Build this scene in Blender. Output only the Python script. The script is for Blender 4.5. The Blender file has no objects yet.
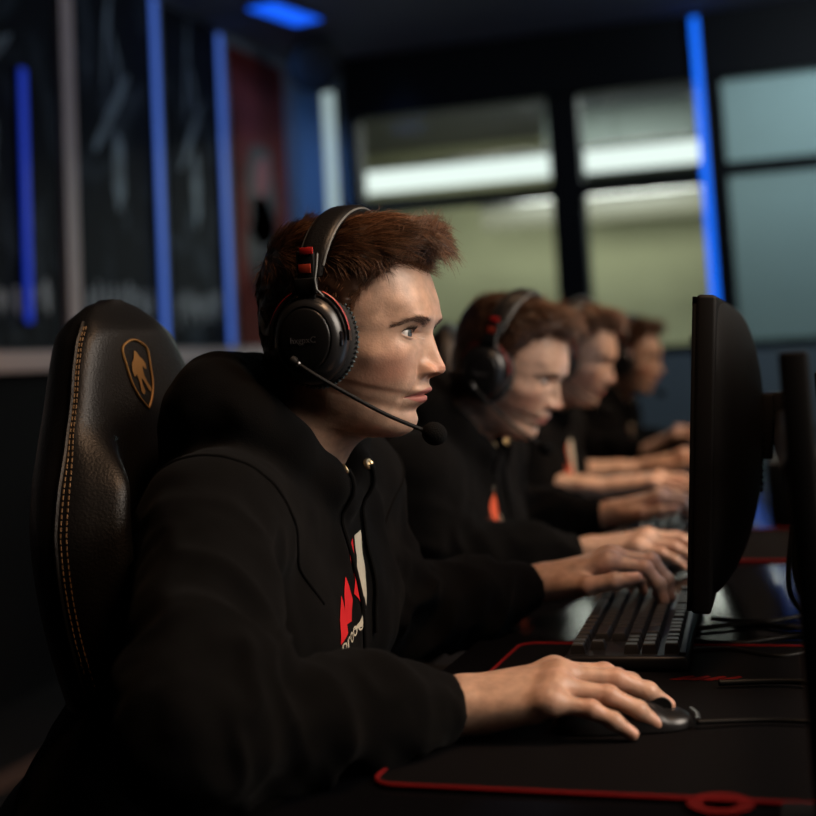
import bpy, bmesh, math, random
import numpy as np
from mathutils import Vector, Matrix
from mathutils.bvhtree import BVHTree

random.seed(7)
RNG = np.random.default_rng(11)
PI = math.pi
SC = bpy.context.scene
COL = SC.collection

# ------------------------------------------------------------------ objects
def tag(o, label=None, cat=None, group=None, kind=None):
    if label: o['label'] = label
    if cat: o['category'] = cat
    if group: o['group'] = group
    if kind: o['kind'] = kind
    return o

def empty(name, loc=(0, 0, 0), rz=0.0, label=None, cat=None, group=None):
    o = bpy.data.objects.new(name, None)
    COL.objects.link(o)
    o.location = loc
    o.rotation_euler = (0, 0, rz)
    o.empty_display_size = .05
    return tag(o, label, cat, group)

def link_mesh(name, verts, faces, mats, parent=None, smooth=True, fmat=None, sharp=None):
    me = bpy.data.meshes.new(name)
    me.from_pydata([tuple(v) for v in np.asarray(verts, float)] if not isinstance(verts, list) else verts, [],
                   faces if isinstance(faces, list) else [tuple(int(i) for i in f) for f in faces])
    if not isinstance(mats, (list, tuple)): mats = [mats]
    for m in mats: me.materials.append(m)
    if smooth:
        me.polygons.foreach_set('use_smooth', [True] * len(me.polygons))
    if fmat is not None:
        me.polygons.foreach_set('material_index', [int(i) for i in fmat])
    me.update()
    if sharp is not None:
        me.set_sharp_from_angle(angle=math.radians(sharp))
    o = bpy.data.objects.new(name, me)
    COL.objects.link(o)
    if parent is not None: o.parent = parent
    return o

def point_attr(o, name, vals):
    a = o.data.attributes.new(name, 'FLOAT', 'POINT')
    a.data.foreach_set('value', np.asarray(vals, np.float32))

def children(o):
    return [c for c in bpy.data.objects if c.parent is o]

def copy_tree(o, parent=None):
    c = o.copy(); COL.objects.link(c)
    c.parent = parent
    for ch in children(o): copy_tree(ch, c)
    return c

class MB:
    """collects simple solids into one mesh"""
    def __init__(s): s.v = []; s.f = []; s.m = []
    def add(s, V, Fc, mi=0):
        b = len(s.v)
        s.v += [tuple(map(float, p)) for p in V]
        s.f += [tuple(int(i) + b for i in f) for f in Fc]
        s.m += [mi] * len(Fc)
        return s
    def box(s, c, d, rot=None, bev=0.0, mi=0, seg=2):
        bm = bmesh.new()
        bmesh.ops.create_cube(bm, size=1)
        for v in bm.verts: v.co = Vector((v.co.x * d[0], v.co.y * d[1], v.co.z * d[2]))
        if bev > 0:
            bmesh.ops.bevel(bm, geom=bm.edges[:], offset=min(bev, .49 * min(d)), segments=seg, affect='EDGES', profile=.5)
        M = Matrix.Translation(c) @ (rot.to_4x4() if rot is not None else Matrix.Identity(4))
        bm.verts.index_update()
        V = [M @ v.co for v in bm.verts]
        Fc = [[v.index for v in f.verts] for f in bm.faces]
        bm.free()
        return s.add(V, Fc, mi)
    def box2(s, lo, hi, bev=0.0, mi=0):
        c = [(a + b) / 2 for a, b in zip(lo, hi)]; d = [abs(b - a) for a, b in zip(lo, hi)]
        return s.box(c, d, None, bev, mi)
    def tube(s, pts, r, n=8, closed=False, caps=True, mi=0):
        P = [Vector(p) for p in pts]
        N = len(P)
        R = r if hasattr(r, '__len__') else [r] * N
        V = []; Fc = []
        up = None
        for i in range(N):
            if closed: t = (P[(i + 1) % N] - P[i - 1])
            else: t = P[min(i + 1, N - 1)] - P[max(i - 1, 0)]
            t.normalize()
            if up is None:
                up = t.orthogonal().normalized()
            else:
                up = (up - t * up.dot(t))
                up = up.normalized() if up.length > 1e-6 else t.orthogonal().normalized()
            w = t.cross(up)
            for k in range(n):
                a = 2 * PI * k / n
                V.append(P[i] + (up * math.cos(a) + w * math.sin(a)) * R[i])
        for i in range(N if closed else N - 1):
            j = (i + 1) % N
            for k in range(n):
                l = (k + 1) % n
                Fc.append((i * n + k, i * n + l, j * n + l, j * n + k))
        if caps and not closed:
            Fc.append(tuple(range(n))[::-1]); Fc.append(tuple((N - 1) * n + k for k in range(n)))
        return s.add(V, Fc, mi)
    def lathe(s, prof, c=(0, 0, 0), rot=None, n=32, mi=0, sx=1.0, sy=1.0):
        """prof: (r, z) rows round local z"""
        V = []; Fc = []
        M = Matrix.Translation(c) @ (rot.to_4x4() if rot is not None else Matrix.Identity(4))
        for r, z in prof:
            for k in range(n):
                a = 2 * PI * k / n
                V.append(M @ Vector((r * sx * math.cos(a), r * sy * math.sin(a), z)))
        for i in range(len(prof) - 1):
            for k in range(n):
                l = (k + 1) % n
                Fc.append((i * n + k, i * n + l, (i + 1) * n + l, (i + 1) * n + k))
        if prof[0][0] > 1e-5: Fc.append(tuple(range(n))[::-1])
        if prof[-1][0] > 1e-5: Fc.append(tuple((len(prof) - 1) * n + k for k in range(n)))
        return s.add(V, Fc, mi)
    def prism(s, poly, M, t, mi=0):
        """flat polygon (x,y) extruded by t along local z, placed by matrix M"""
        n = len(poly)
        V = [M @ Vector((x, y, 0)) for x, y in poly] + [M @ Vector((x, y, t)) for x, y in poly]
        Fc = [tuple(range(n))[::-1], tuple(range(n, 2 * n))]
        for i in range(n):
            j = (i + 1) % n
            Fc.append((i, j, n + j, n + i))
        return s.add(V, Fc, mi)
    def build(s, name, mats, parent=None, smooth=True, sharp=35):
        return link_mesh(name, s.v, s.f, mats, parent, smooth, s.m, sharp if smooth else None)

def text_mb(txt, size, M, depth=.0004, align='CENTER'):
    """lettering as a thin mesh"""
    cu = bpy.data.curves.new('lettering', 'FONT')
    cu.body = txt; cu.size = size; cu.align_x = align; cu.align_y = 'CENTER'; cu.extrude = depth; cu.resolution_u = 3
    o = bpy.data.objects.new('lettering', cu); COL.objects.link(o)
    bpy.context.view_layer.update()
    me = o.evaluated_get(bpy.context.evaluated_depsgraph_get()).to_mesh()
    V = [M @ v.co for v in me.vertices]; Fc = [tuple(p.vertices) for p in me.polygons]
    bpy.data.objects.remove(o); bpy.data.curves.remove(cu)
    m = MB(); m.add(V, Fc)
    return m

# ------------------------------------------------------------------ numeric helpers
def sstep(a, b, x):
    t = np.clip((np.asarray(x, float) - a) / (b - a), 0, 1)
    return t * t * (3 - 2 * t)

def catmull(K, t):
    K = np.asarray(K, float); t = np.asarray(t, float)
    n = len(K)
    i = np.clip(np.floor(t).astype(int), 0, n - 2); f = (t - i)
    g = lambda j: K[np.clip(j, 0, n - 1)]
    p0, p1, p2, p3 = g(i - 1), g(i), g(i + 1), g(i + 2)
    if K.ndim == 2: f = f[:, None]
    return .5 * ((2 * p1) + (-p0 + p2) * f + (2 * p0 - 5 * p1 + 4 * p2 - p3) * f ** 2 + (-p0 + 3 * p1 - 3 * p2 + p3) * f ** 3)

def vnoise(P, seed=0):
    """smooth value noise, -1..1"""
    P = np.asarray(P, float)
    i = np.floor(P).astype(np.int64); f = P - i
    f = f * f * f * (f * (f * 6 - 15) + 10)
    def h(a, b, c):
        n = (a * 374761393 + b * 668265263 + c * 2147483647 + seed * 974634777) & 0xffffffff
        n = ((n ^ (n >> 13)) * 1274126177) & 0xffffffff
        n = n ^ (n >> 16)
        return (n & 0xffff) / 32767.5 - 1
    x, y, z = i[:, 0], i[:, 1], i[:, 2]
    fx, fy, fz = f[:, 0], f[:, 1], f[:, 2]
    l = lambda a, b, t: a + (b - a) * t
    return l(l(l(h(x, y, z), h(x + 1, y, z), fx), l(h(x, y + 1, z), h(x + 1, y + 1, z), fx), fy),
             l(l(h(x, y, z + 1), h(x + 1, y, z + 1), fx), l(h(x, y + 1, z + 1), h(x + 1, y + 1, z + 1), fx), fy), fz)

def fbm(P, oct=3, seed=0):
    s = 0; a = 1; P = np.asarray(P, float)
    for o in range(oct):
        s = s + a * vnoise(P * 2 ** o, seed + o); a *= .5
    return s

def vnormals(V, Fq):
    V = np.asarray(V); N = np.zeros_like(V); Fq = np.asarray(Fq)
    n = np.cross(V[Fq[:, 2]] - V[Fq[:, 0]], V[Fq[:, 3]] - V[Fq[:, 1]])
    for k in range(4): np.add.at(N, Fq[:, k], n)
    return N / np.maximum(np.linalg.norm(N, axis=1, keepdims=True), 1e-12)

# ------------------------------------------------------------------ implicit bodies
def smin(a, b, k):
    if k <= 0: return np.minimum(a, b)
    h = np.maximum(k - np.abs(a - b), 0) / k
    return np.minimum(a, b) - h * h * k * .25

class Field:
    def __init__(s, lo, hi, h):
        s.lo = np.array(lo, float); s.h = h
        s.n = np.ceil((np.array(hi) - s.lo) / h).astype(int) + 1
        s.ax = [s.lo[i] + h * np.arange(s.n[i]) for i in range(3)]
        s.F = np.full(s.n, .2, np.float32)
    def clone(s):
        c = object.__new__(Field); c.lo, c.h, c.n, c.ax, c.F = s.lo, s.h, s.n, s.ax, s.F.copy(); return c
    def sub(s, lo, hi):
        sl = []
        for i in range(3):
            a = int(np.clip(math.floor((lo[i] - s.lo[i]) / s.h), 0, s.n[i])); b = int(np.clip(math.ceil((hi[i] - s.lo[i]) / s.h) + 1, 0, s.n[i]))
            sl.append(slice(a, b))
        return tuple(sl)
    def rc(s, a, b, ra, rb, k=.01):
        """tapered capsule, blended in"""
        a = np.array(a, float); b = np.array(b, float); R = max(ra, rb) + k + 4 * s.h + .012
        sl = s.sub(np.minimum(a, b) - R, np.maximum(a, b) + R)
        X = s.ax[0][sl[0]][:, None, None]; Y = s.ax[1][sl[1]][None, :, None]; Z = s.ax[2][sl[2]][None, None, :]
        if 0 in (X.size, Y.size, Z.size): return s
        d = b - a; L = max(d @ d, 1e-12)
        t = np.clip(((X - a[0]) * d[0] + (Y - a[1]) * d[1] + (Z - a[2]) * d[2]) / L, 0, 1)
        D = np.sqrt((X - a[0] - t * d[0]) ** 2 + (Y - a[1] - t * d[1]) ** 2 + (Z - a[2] - t * d[2]) ** 2) - (ra + (rb - ra) * t)
        s.F[sl] = smin(s.F[sl], D.astype(np.float32), k)
        return s
    def chain(s, pts, rs, k=.01, closed=False):
        n = len(pts)
        for i in range(n if closed else n - 1):
            j = (i + 1) % n
            s.rc(pts[i], pts[j], rs[i], rs[j], k)
        return s
    def cut(s, p, d):
        """keep the side away from d"""
        X = s.ax[0][:, None, None]; Y = s.ax[1][None, :, None]; Z = s.ax[2][None, None, :]
        s.F = np.maximum(s.F, ((X - p[0]) * d[0] + (Y - p[1]) * d[1] + (Z - p[2]) * d[2]).astype(np.float32))
        return s
    def merge(s, o, k=.01):
        s.F = smin(s.F, o.F, k); return s
    def mesh(s):
        F = s.F.copy()
        F[0], F[-1], F[:, 0], F[:, -1], F[:, :, 0], F[:, :, -1] = .2, .2, .2, .2, .2, .2
        ins = F < 0
        nx, ny, nz = F.shape
        cnt = np.zeros((nx - 1, ny - 1, nz - 1), np.int8)
        for a in (0, 1):
            for b in (0, 1):
                for c in (0, 1):
                    cnt += ins[a:nx - 1 + a, b:ny - 1 + b, c:nz - 1 + c]
        act = (cnt > 0) & (cnt < 8)
        I = np.argwhere(act)
        idx = np.full(act.shape, -1, np.int64); idx[act] = np.arange(len(I))
        acc = np.zeros((len(I), 3)); num = np.zeros(len(I))
        cs = [(a, b, c) for a in (0, 1) for b in (0, 1) for c in (0, 1)]
        for c0 in cs:
            for ax in range(3):
                if c0[ax]: continue
                c1 = list(c0); c1[ax] = 1
                f0 = F[I[:, 0] + c0[0], I[:, 1] + c0[1], I[:, 2] + c0[2]]; f1 = F[I[:, 0] + c1[0], I[:, 1] + c1[1], I[:, 2] + c1[2]]
                m = (f0 < 0) != (f1 < 0)
                t = np.where(m, f0 / np.where(m, f0 - f1, 1), 0)
                p = np.tile(np.array(c0, float), (len(I), 1)); p[:, ax] += t
                acc[m] += p[m]; num[m] += 1
        V = s.lo + s.h * (I + acc / num[:, None])
        Q = []
        for ax in range(3):
            b, c = (ax + 1) % 3, (ax + 2) % 3
            sl0 = [slice(None)] * 3; sl1 = [slice(None)] * 3
            sl0[ax] = slice(0, -1); sl1[ax] = slice(1, None)
            e = np.argwhere(ins[tuple(sl0)] != ins[tuple(sl1)])
            e = e[(e[:, b] > 0) & (e[:, c] > 0) & (e[:, b] < F.shape[b] - 1) & (e[:, c] < F.shape[c] - 1)]
            flip = ins[tuple(e.T)]
            q = []
            for (db, dc) in ((-1, -1), (0, -1), (0, 0), (-1, 0)):
                g = e.copy(); g[:, b] += db; g[:, c] += dc
                q.append(idx[tuple(g.T)])
            q = np.stack(q, 1)
            q[~flip] = q[~flip][:, ::-1]
            Q.append(q)
        Q = np.concatenate(Q)
        Q = Q[(Q >= 0).all(1)]
        return V, Q

def relax(V, Q, it=2, lam=.5):
    V = V.copy()
    for _ in range(it):
        S = np.zeros_like(V); C = np.zeros(len(V))
        for k in range(4):
            a, b = Q[:, k], Q[:, (k + 1) % 4]
            np.add.at(S, a, V[b]); np.add.at(S, b, V[a]); np.add.at(C, a, 1); np.add.at(C, b, 1)
        V += lam * (S / np.maximum(C, 1)[:, None] - V)
    return V

# ------------------------------------------------------------------ materials
def nodes(m):
    m.use_nodes = True
    nt = m.node_tree
    b = next(n for n in nt.nodes if n.type == 'BSDF_PRINCIPLED')
    return nt, b

def mat(name, col, rough=.5, metal=0., spec=.5, coat=0., coat_r=.1, bump=0., bscale=200., var=0., vscale=8., sheen=0., sss=0., sss_r=(.01, .004, .002)):
    m = bpy.data.materials.new(name)
    nt, b = nodes(m)
    c = tuple(col) + (1,)
    b.inputs['Base Color'].default_value = c
    b.inputs['Roughness'].default_value = rough
    b.inputs['Metallic'].default_value = metal
    b.inputs['Specular IOR Level'].default_value = spec
    b.inputs['Coat Weight'].default_value = coat
    b.inputs['Coat Roughness'].default_value = coat_r
    if sheen:
        b.inputs['Sheen Weight'].default_value = sheen; b.inputs['Sheen Roughness'].default_value = .5
    if sss:
        b.inputs['Subsurface Weight'].default_value = sss; b.inputs['Subsurface Radius'].default_value = sss_r; b.inputs['Subsurface Scale'].default_value = 1.0
    if bump or var:
        tc = nt.nodes.new('ShaderNodeTexCoord')
    if bump:
        n = nt.nodes.new('ShaderNodeTexNoise'); n.inputs['Scale'].default_value = bscale; n.inputs['Detail'].default_value = 3
        nt.links.new(tc.outputs['Object'], n.inputs['Vector'])
        bp = nt.nodes.new('ShaderNodeBump'); bp.inputs['Strength'].default_value = bump; bp.inputs['Distance'].default_value = .002
        nt.links.new(n.outputs['Fac'], bp.inputs['Height']); nt.links.new(bp.outputs['Normal'], b.inputs['Normal'])
    if var:
        n = nt.nodes.new('ShaderNodeTexNoise'); n.inputs['Scale'].default_value = vscale; n.inputs['Detail'].default_value = 4
        nt.links.new(tc.outputs['Object'], n.inputs['Vector'])
        r = nt.nodes.new('ShaderNodeValToRGB')
        r.color_ramp.elements[0].position = .3; r.color_ramp.elements[1].position = .7
        r.color_ramp.elements[0].color = tuple(x * (1 - var) for x in col) + (1,); r.color_ramp.elements[1].color = tuple(min(1, x * (1 + var)) for x in col) + (1,)
        nt.links.new(n.outputs['Fac'], r.inputs['Fac']); nt.links.new(r.outputs['Color'], b.inputs['Base Color'])
    return m

def emit(name, col, s):
    m = bpy.data.materials.new(name)
    nt, b = nodes(m)
    b.inputs['Base Color'].default_value = (.03, .03, .03, 1)
    b.inputs['Emission Color'].default_value = tuple(col) + (1,)
    b.inputs['Emission Strength'].default_value = s
    return m

def attr_mix(m, attr, col, to='Base Color'):
    """mix the present colour towards col by a vertex attribute that marks a real patch of the thing"""
    nt, b = nodes(m)
    a = nt.nodes.new('ShaderNodeAttribute'); a.attribute_name = attr
    mx = nt.nodes.new('ShaderNodeMix'); mx.data_type = 'RGBA'
    sock = b.inputs[to]
    if sock.is_linked:
        nt.links.new(sock.links[0].from_socket, mx.inputs[6])
    else: mx.inputs[6].default_value = sock.default_value
    mx.inputs[7].default_value = tuple(col) + (1,)
    nt.links.new(a.outputs['Fac'], mx.inputs[0]); nt.links.new(mx.outputs[2], sock)

M = {}
M['skin'] = mat('skin', (.51, .325, .235), .40, spec=.45, bump=.14, bscale=480, var=.20, vscale=75, sss=.12, sss_r=(.012, .005, .003))
attr_mix(M['skin'], 'lip', (.42, .15, .12)); attr_mix(M['skin'], 'flush', (.50, .20, .13)); attr_mix(M['skin'], 'nail', (.60, .36, .28))
def hair_mat(name, a, b_):
    m = mat(name, a, .38, spec=.5)
    nt, b = nodes(m)
    at = nt.nodes.new('ShaderNodeAttribute'); at.attribute_name = 'strand'
    r = nt.nodes.new('ShaderNodeValToRGB')
    r.color_ramp.elements[0].color = tuple(a) + (1,); r.color_ramp.elements[1].color = tuple(b_) + (1,)
    nt.links.new(at.outputs['Fac'], r.inputs['Fac']); nt.links.new(r.outputs['Color'], b.inputs['Base Color'])
    return m
M['hair'] = hair_mat('chestnut_hair', (.028, .013, .007), (.29, .135, .066))
M['brow'] = mat('eyebrow_hair', (.11, .055, .032), .5)
M['lash'] = mat('lash', (.02, .012, .008), .5)
M['hoodie'] = mat('black_fleece', (.0026, .0024, .0024), .95, spec=.08, bump=.35, bscale=900, sheen=.015)
M['shirt'] = mat('black_jersey', (.003, .003, .0032), .95, spec=.08, bump=.2, bscale=900)
M['trousers'] = mat('dark_denim', (.012, .014, .02), .9, bump=.2, bscale=800)
M['shoe'] = mat('black_shoe', (.01, .01, .011), .6)
M['cord'] = mat('black_cord', (.0045, .0043, .0043), .9, spec=.1)
M['brass'] = mat('pale_brass', (.62, .48, .28), .35, metal=1)
M['red_print'] = mat('red_print', (.52, .018, .022), .8, spec=.1)
M['mat_print'] = mat('dull_red_print', (.10, .006, .006), .9, spec=.05)
M['orange_print'] = mat('orange_print', (.62, .085, .022), .75)
M['white_print'] = mat('cream_print', (.50, .46, .36), .75)
M['satin'] = mat('satin_black_plastic', (.012, .012, .013), .30, spec=.55, bump=.02, bscale=600)
M['matte'] = mat('matte_black_plastic', (.0045, .0045, .005), .6, spec=.2)
M['gloss'] = mat('gloss_black', (.008, .008, .01), .12, spec=.5)
M['leather'] = mat('black_leatherette', (.006, .0055, .0055), .40, spec=.28, bump=.25, bscale=380)
M['knit'] = mat('knit_cushion', (.014, .015, .017), .85)
M['knit_rib'] = mat('knit_rib', (.05, .075, .08), .7)
M['red_plastic'] = mat('red_plastic', (.42, .016, .014), .35)
M['red_metal'] = mat('orange_red_metal', (.5, .06, .03), .35, metal=.4)
M['grey_cable'] = mat('grey_cable', (.16, .17, .17), .4)
M['foam'] = mat('mic_foam', (.004, .004, .004), .95, spec=.1, bump=.8, bscale=700)
M['grey_print'] = mat('dark_grey_print', (.07, .07, .075), .5)
M['gold'] = mat('gold_thread', (.32, .17, .05), .5, metal=.3)
M['thread'] = mat('tan_thread', (.20, .115, .05), .7)
M['desk'] = mat('black_desk_laminate', (.004, .004, .005), .15, spec=.04, bump=.03, bscale=60)
M['pad'] = mat('black_mouse_mat', (.0035, .003, .0035), .9, spec=.06, bump=.1, bscale=1500)
M['red_edge'] = mat('red_stitched_edge', (.155, .006, .007), .9, spec=.1)
M['key'] = mat('keycap', (.009, .009, .010), .45, bump=.05, bscale=900)
M['key_mark'] = mat('key_legend', (.10, .10, .11), .6)
M['keyframe'] = mat('keyboard_case', (.02, .02, .023), .42, metal=.6)
M['cable'] = mat('black_cable', (.004, .004, .004), .5, spec=.2)
M['metal'] = mat('dark_metal', (.03, .03, .032), .4, metal=.8)
M['silver'] = mat('steel', (.35, .35, .36), .35, metal=1)
# ------------------------------------------------------------------ head
# head space: x forward, y to the person's left, z up, origin between the ears
HF = [(.012, .1125), (.045, .1100), (.073, .1000), (.093, .083), (.1045, .065), (.1105, .046), (.1138, .030), (.1122, .0160), (.1065, .0025),
      (.1035, -.012), (.1005, -.028), (.0985, -.043), (.0955, -.055), (.0925, -.0615), (.0893, -.069), (.0853, -.0770), (.0853, -.0865),
      (.0795, -.0965), (.0665, -.1015), (.049, -.1015), (.031, -.1015), (.016, -.111), (.004, -.127), (-.008, -.149), (-.02, -.175)]
HB = [(.012, .1125), (-.018, .1100), (-.042, .097), (-.057, .077), (-.0645, .056), (-.0665, .040), (-.0662, .028), (-.065, .016), (-.064, .008),
      (-.063, .002), (-.062, -.003), (-.0615, -.007), (-.061, -.011), (-.0605, -.014), (-.062, -.017), (-.061, -.020), (-.060, -.024),
      (-.060, -.030), (-.061, -.038), (-.063, -.048), (-.067, -.060), (-.073, -.078), (-.081, -.101), (-.092, -.128), (-.103, -.155)]
HW = [0, .040, .0595, .0705, .0750, .0757, .0748, .0730, .0715,
      .0705, .0692, .0675, .0655, .0640, .0622, .0600, .0575,
      .0540, .0510, .0505, .0520, .0545, .0565, .0590, .062]
HC = [.5, .48, .46, .44, .43, .43, .43, .43, .43,
      .44, .44, .44, .44, .44, .44, .44, .44, .44, .45, .47, .49, .5, .5, .5, .5]
HN = [2.0, 2.05, 2.15, 2.25, 2.3, 2.35, 2.42, 2.5, 2.58,
      2.58, 2.48, 2.34, 2.18, 2.0, 1.95, 1.9, 1.9, 1.95, 2.0, 2.0, 2, 2, 2, 2, 2]
EYE = (.0848, .0325, .0015); EYE_R = .0122
EYE_UP, EYE_LO, EYE_MID, EYE_HALF = 19.5, 14.5, 4.0, 59.0

def gz(x, c, s): return np.exp(-((x - c) / s) ** 2)

def head_surface(fine=1.0):
    sp_face, sp_else = .0006 * fine, .0016 * fine
    t = []
    F_ = np.array(HF)
    for j in range(24):
        L = max(np.linalg.norm(F_[j + 1] - F_[j]), np.linalg.norm(np.array(HB)[j + 1] - np.array(HB)[j]) * .5)
        n = max(3, int(math.ceil(L / (sp_face if 5 <= j <= 17 else sp_else))))
        t += list(j + np.arange(n) / n)
    t.append(24.0); t = np.array(t)
    F = catmull(HF, t); B = catmull(HB, t); W = np.maximum(catmull(HW, t), 0); W[0] = 0
    # crown: round the first rows off like a dome
    t01 = np.clip(t, 0, 1)
    dome = np.sqrt(np.maximum(1 - (1 - t01) ** 2, 0)); m0 = t < 1
    W[m0] = HW[1] * dome[m0]
    F[m0, 0] = HF[0][0] + (HF[1][0] - HF[0][0]) * dome[m0]; B[m0, 0] = HB[0][0] + (HB[1][0] - HB[0][0]) * dome[m0]
    F[m0, 1] = B[m0, 1] = HF[0][1] + (HF[1][1] - HF[0][1]) * t01[m0] ** 1.6
    Cc = catmull(HC, t); Nf = catmull(HN, t)
    n1, n2 = int(118 / fine), int(62 / fine)
    ph = np.concatenate([np.linspace(0, .95, n1, endpoint=False), np.linspace(.95, PI, n2 + 1)])
    side = ph[1:-1]
    allph = np.concatenate([ph, -side[::-1]])                 # front -> right(-y) -> back -> left
    c = np.cos(allph)[None]; s = np.sin(allph)[None]
    xf, zf, xb, zb = F[:, :1], F[:, 1:], B[:, :1], B[:, 1:]
    xc = xb + (xf - xb) * Cc[:, None]
    e = 2 / Nf[:, None]; eb = 2 / 2.15
    x = np.where(c >= 0, xc + (xf - xc) * np.abs(c) ** e, xc - (xc - xb) * np.abs(c) ** eb)
    y = -W[:, None] * np.sign(s) * np.abs(s) ** np.where(c >= 0, e, eb)
    q = (x - xb) / np.maximum(xf - xb, 1e-6)
    z = zb + (zf - zb) * q
    P = np.stack([x, y, z], -1)
    R, Cn = P.shape[:2]
    V = P.reshape(-1, 3).copy()
    T = np.repeat(t, Cn)
    i = np.arange(R - 1)[:, None]; k = np.arange(Cn)[None]
    Q = np.stack([i * Cn + k, i * Cn + (k + 1) % Cn, (i + 1) * Cn + (k + 1) % Cn, (i + 1) * Cn + k], -1).reshape(-1, 4)
    # ---- carve the features
    u = np.abs(V[:, 1]); v = V[:, 2].copy(); x0 = V[:, 0].copy()
    fr = sstep(.015, .055, x0) * (T < 20)
    dx = np.zeros(len(V))
    dx += .0036 * gz(u, .026, .019) * gz(v, .0150, .0070)                      # brow ridge
    dx -= .0015 * gz(u, 0, .012) * gz(v, .045, .012)
    dx -= .0068 * gz(u, .0335, .0150) * gz(v, .0010, .0095)                     # sockets
    dx -= .0035 * gz(u, .0165, .0075) * gz(v, .003, .010)                      # beside the nose root
    # nose
    zz = [-.056, -.0475, -.0448, -.0425, -.0400, -.0370, -.0330, -.0285, -.0220, -.0150, -.0080, -.0010, .0050, .011, .018]
    hh = [0, .0005, .0022, .0105, .0178, .0202, .0203, .0178, .0140, .0104, .0070, .0036, .0022, .0008, 0]
    ww = [.010, .0105, .0110, .0112, .0110, .0108, .0102, .0094, .0084, .0076, .0072, .0075, .009, .012, .014]
    H = np.interp(v, zz, hh); Wn = np.interp(v, zz, ww)
    dx += H * np.exp(-(u / Wn) ** 2.0)
    al = gz(u, .0138, .0052) * np.exp(-(((v + .0375) / np.where(v < -.0375, .0042, .0085)) ** 2))
    dx += .0098 * al
    dx -= .0034 * gz(u, .0195, .0026) * gz(v, -.0365, .0065)                    # wing crease
    # muzzle and lips
    dx += .0032 * gz(u, 0, .024) * gz(v, -.058, .016)
    LW = .0250
    q = np.clip(1 - (u / LW) ** 2, 0, 1)
    zm = -.0603 - .0016 * (u / LW) ** 2 + .0008 * gz(u, 0, .004)
    up_h = .0078 * q ** .75 - .0012 * gz(u, 0, .003); lo_h = .0092 * q ** .85
    dx += .0052 * q ** .6 * gz(v, zm + .0048, .0044)
    dx += .0046 * q ** .7 * gz(v, zm - .0055, .0046)
    dx -= .0042 * q ** .4 * gz(v, zm, .0013)
    dx -= .0022 * gz(u, .0265, .0045) * gz(v, -.0618, .005)                    # corners
    dx -= .0010 * gz(u, 0, .0028) * gz(v, -.0495, .005)                        # philtrum
    dx -= .0020 * gz(u, 0, .016) * gz(v, -.0745, .0045)                        # under the lip
    dx += .0018 * gz(u, 0, .016) * gz(v, -.0875, .008)
    dx -= .0005 * np.exp(-((u - (.019 + (-.040 - v) * .45)) / .0035) ** 2) * sstep(-.068, -.058, v) * sstep(-.034, -.044, v)   # smile fold
    V[:, 0] += dx * fr
    dy = .0035 * gz(x0, .066, .016) * gz(v, -.020, .013) + .0022 * gz(x0, .050, .022) * gz(v, -.052, .016) - .0022 * gz(x0, .083, .012) * gz(v, .022, .012)
    dy += .0030 * gz(x0, .012, .018) * gz(v, -.066, .014)                      # jaw corner
    V[:, 1] += np.sign(V[:, 1]) * dy * (T < 20)
    V[:, 0] += fr * .0028 * gz(u, .047, .012) * gz(v, -.021, .011)
    # nostrils
    ns = gz(u, .0072, .0036) * gz(V[:, 0], .1085, .0055) * sstep(-.050, -.046, v) * sstep(-.0385, -.0415, v)
    V[:, 2] += .0085 * ns
    # ---- lids
    for sgn in (1, -1):
        E_ = np.array([EYE[0], sgn * EYE[1], EYE[2]])
        D = V - E_
        r = np.linalg.norm(D, axis=1)
        near = (r < .03) & (D[:, 0] > -.008)
        d = D[near]; rr = r[near]
        al = np.degrees(np.arctan2(d[:, 1] * sgn, np.maximum(d[:, 0], -.02)))
        ep = np.degrees(np.arcsin(np.clip(d[:, 2] / rr, -1, 1)))
        s_ = (al - EYE_MID) / EYE_HALF
        base = -3 + 5 * np.clip(s_, -1, 1)
        ok = np.clip(1 - np.abs(s_) ** 2.3, 0, 1)
        eu = base + EYE_UP * ok ** .62; el = base - EYE_LO * ok ** .8
        mg = np.where(np.abs(s_) < 1, np.minimum(eu - ep, ep - el), -np.maximum(np.abs(s_) - 1, 0) * EYE_HALF - np.abs(ep - base))
        lid = EYE_R + .0011 + .0003 * np.exp(-((mg + 2) / 2.5) ** 2)
        k = .0035
        h = np.maximum(k - np.abs(rr - lid), 0) / k
        ro = np.maximum(rr, lid) + h * h * k * .25
        ro = ro - .0013 * np.exp(-((ep - eu - 13) / 3.5) ** 2) * np.clip(1 - np.abs(s_) ** 2, 0, 1)      # lid crease
        ro = ro - .0007 * np.exp(-((ep - el + 15) / 5) ** 2) * np.clip(1 - np.abs(s_) ** 2, 0, 1)
        fade = sstep(112, 78, np.abs(al))
        ro = rr + (ro - rr) * fade
        b = sstep(-1.0, 1.2, mg)
        rn = ro + (EYE_R - .0010 - ro) * b
        V[near] = E_ + d * (rn / rr)[:, None]
    lipm = sstep(0, .0012, np.minimum(zm + up_h - v, v - (zm - lo_h))) * (u < LW) * (V[:, 0] > .05)
    flush = .55 * gz(u, .05, .018) * gz(v, -.034, .018) * (x0 > .02) + .6 * gz(u, 0, .016) * gz(v, -.036, .008) * (x0 > .08)
    return V, Q, T, lipm, np.clip(flush, 0, 1)

def pitch_head(V, T, deg, twist=0.0):
    """bend the head on the neck"""
    V = np.asarray(V, float)
    w = sstep(24.0, 19.0, T) if T is not None else np.ones(len(V))
    a = math.radians(deg) * w; p = np.array([-.035, 0, -.085])
    D = V - p
    x = D[:, 0] * np.cos(a) + D[:, 2] * np.sin(a); z = -D[:, 0] * np.sin(a) + D[:, 2] * np.cos(a)
    return np.stack([x, D[:, 1], z], 1) + p

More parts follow.
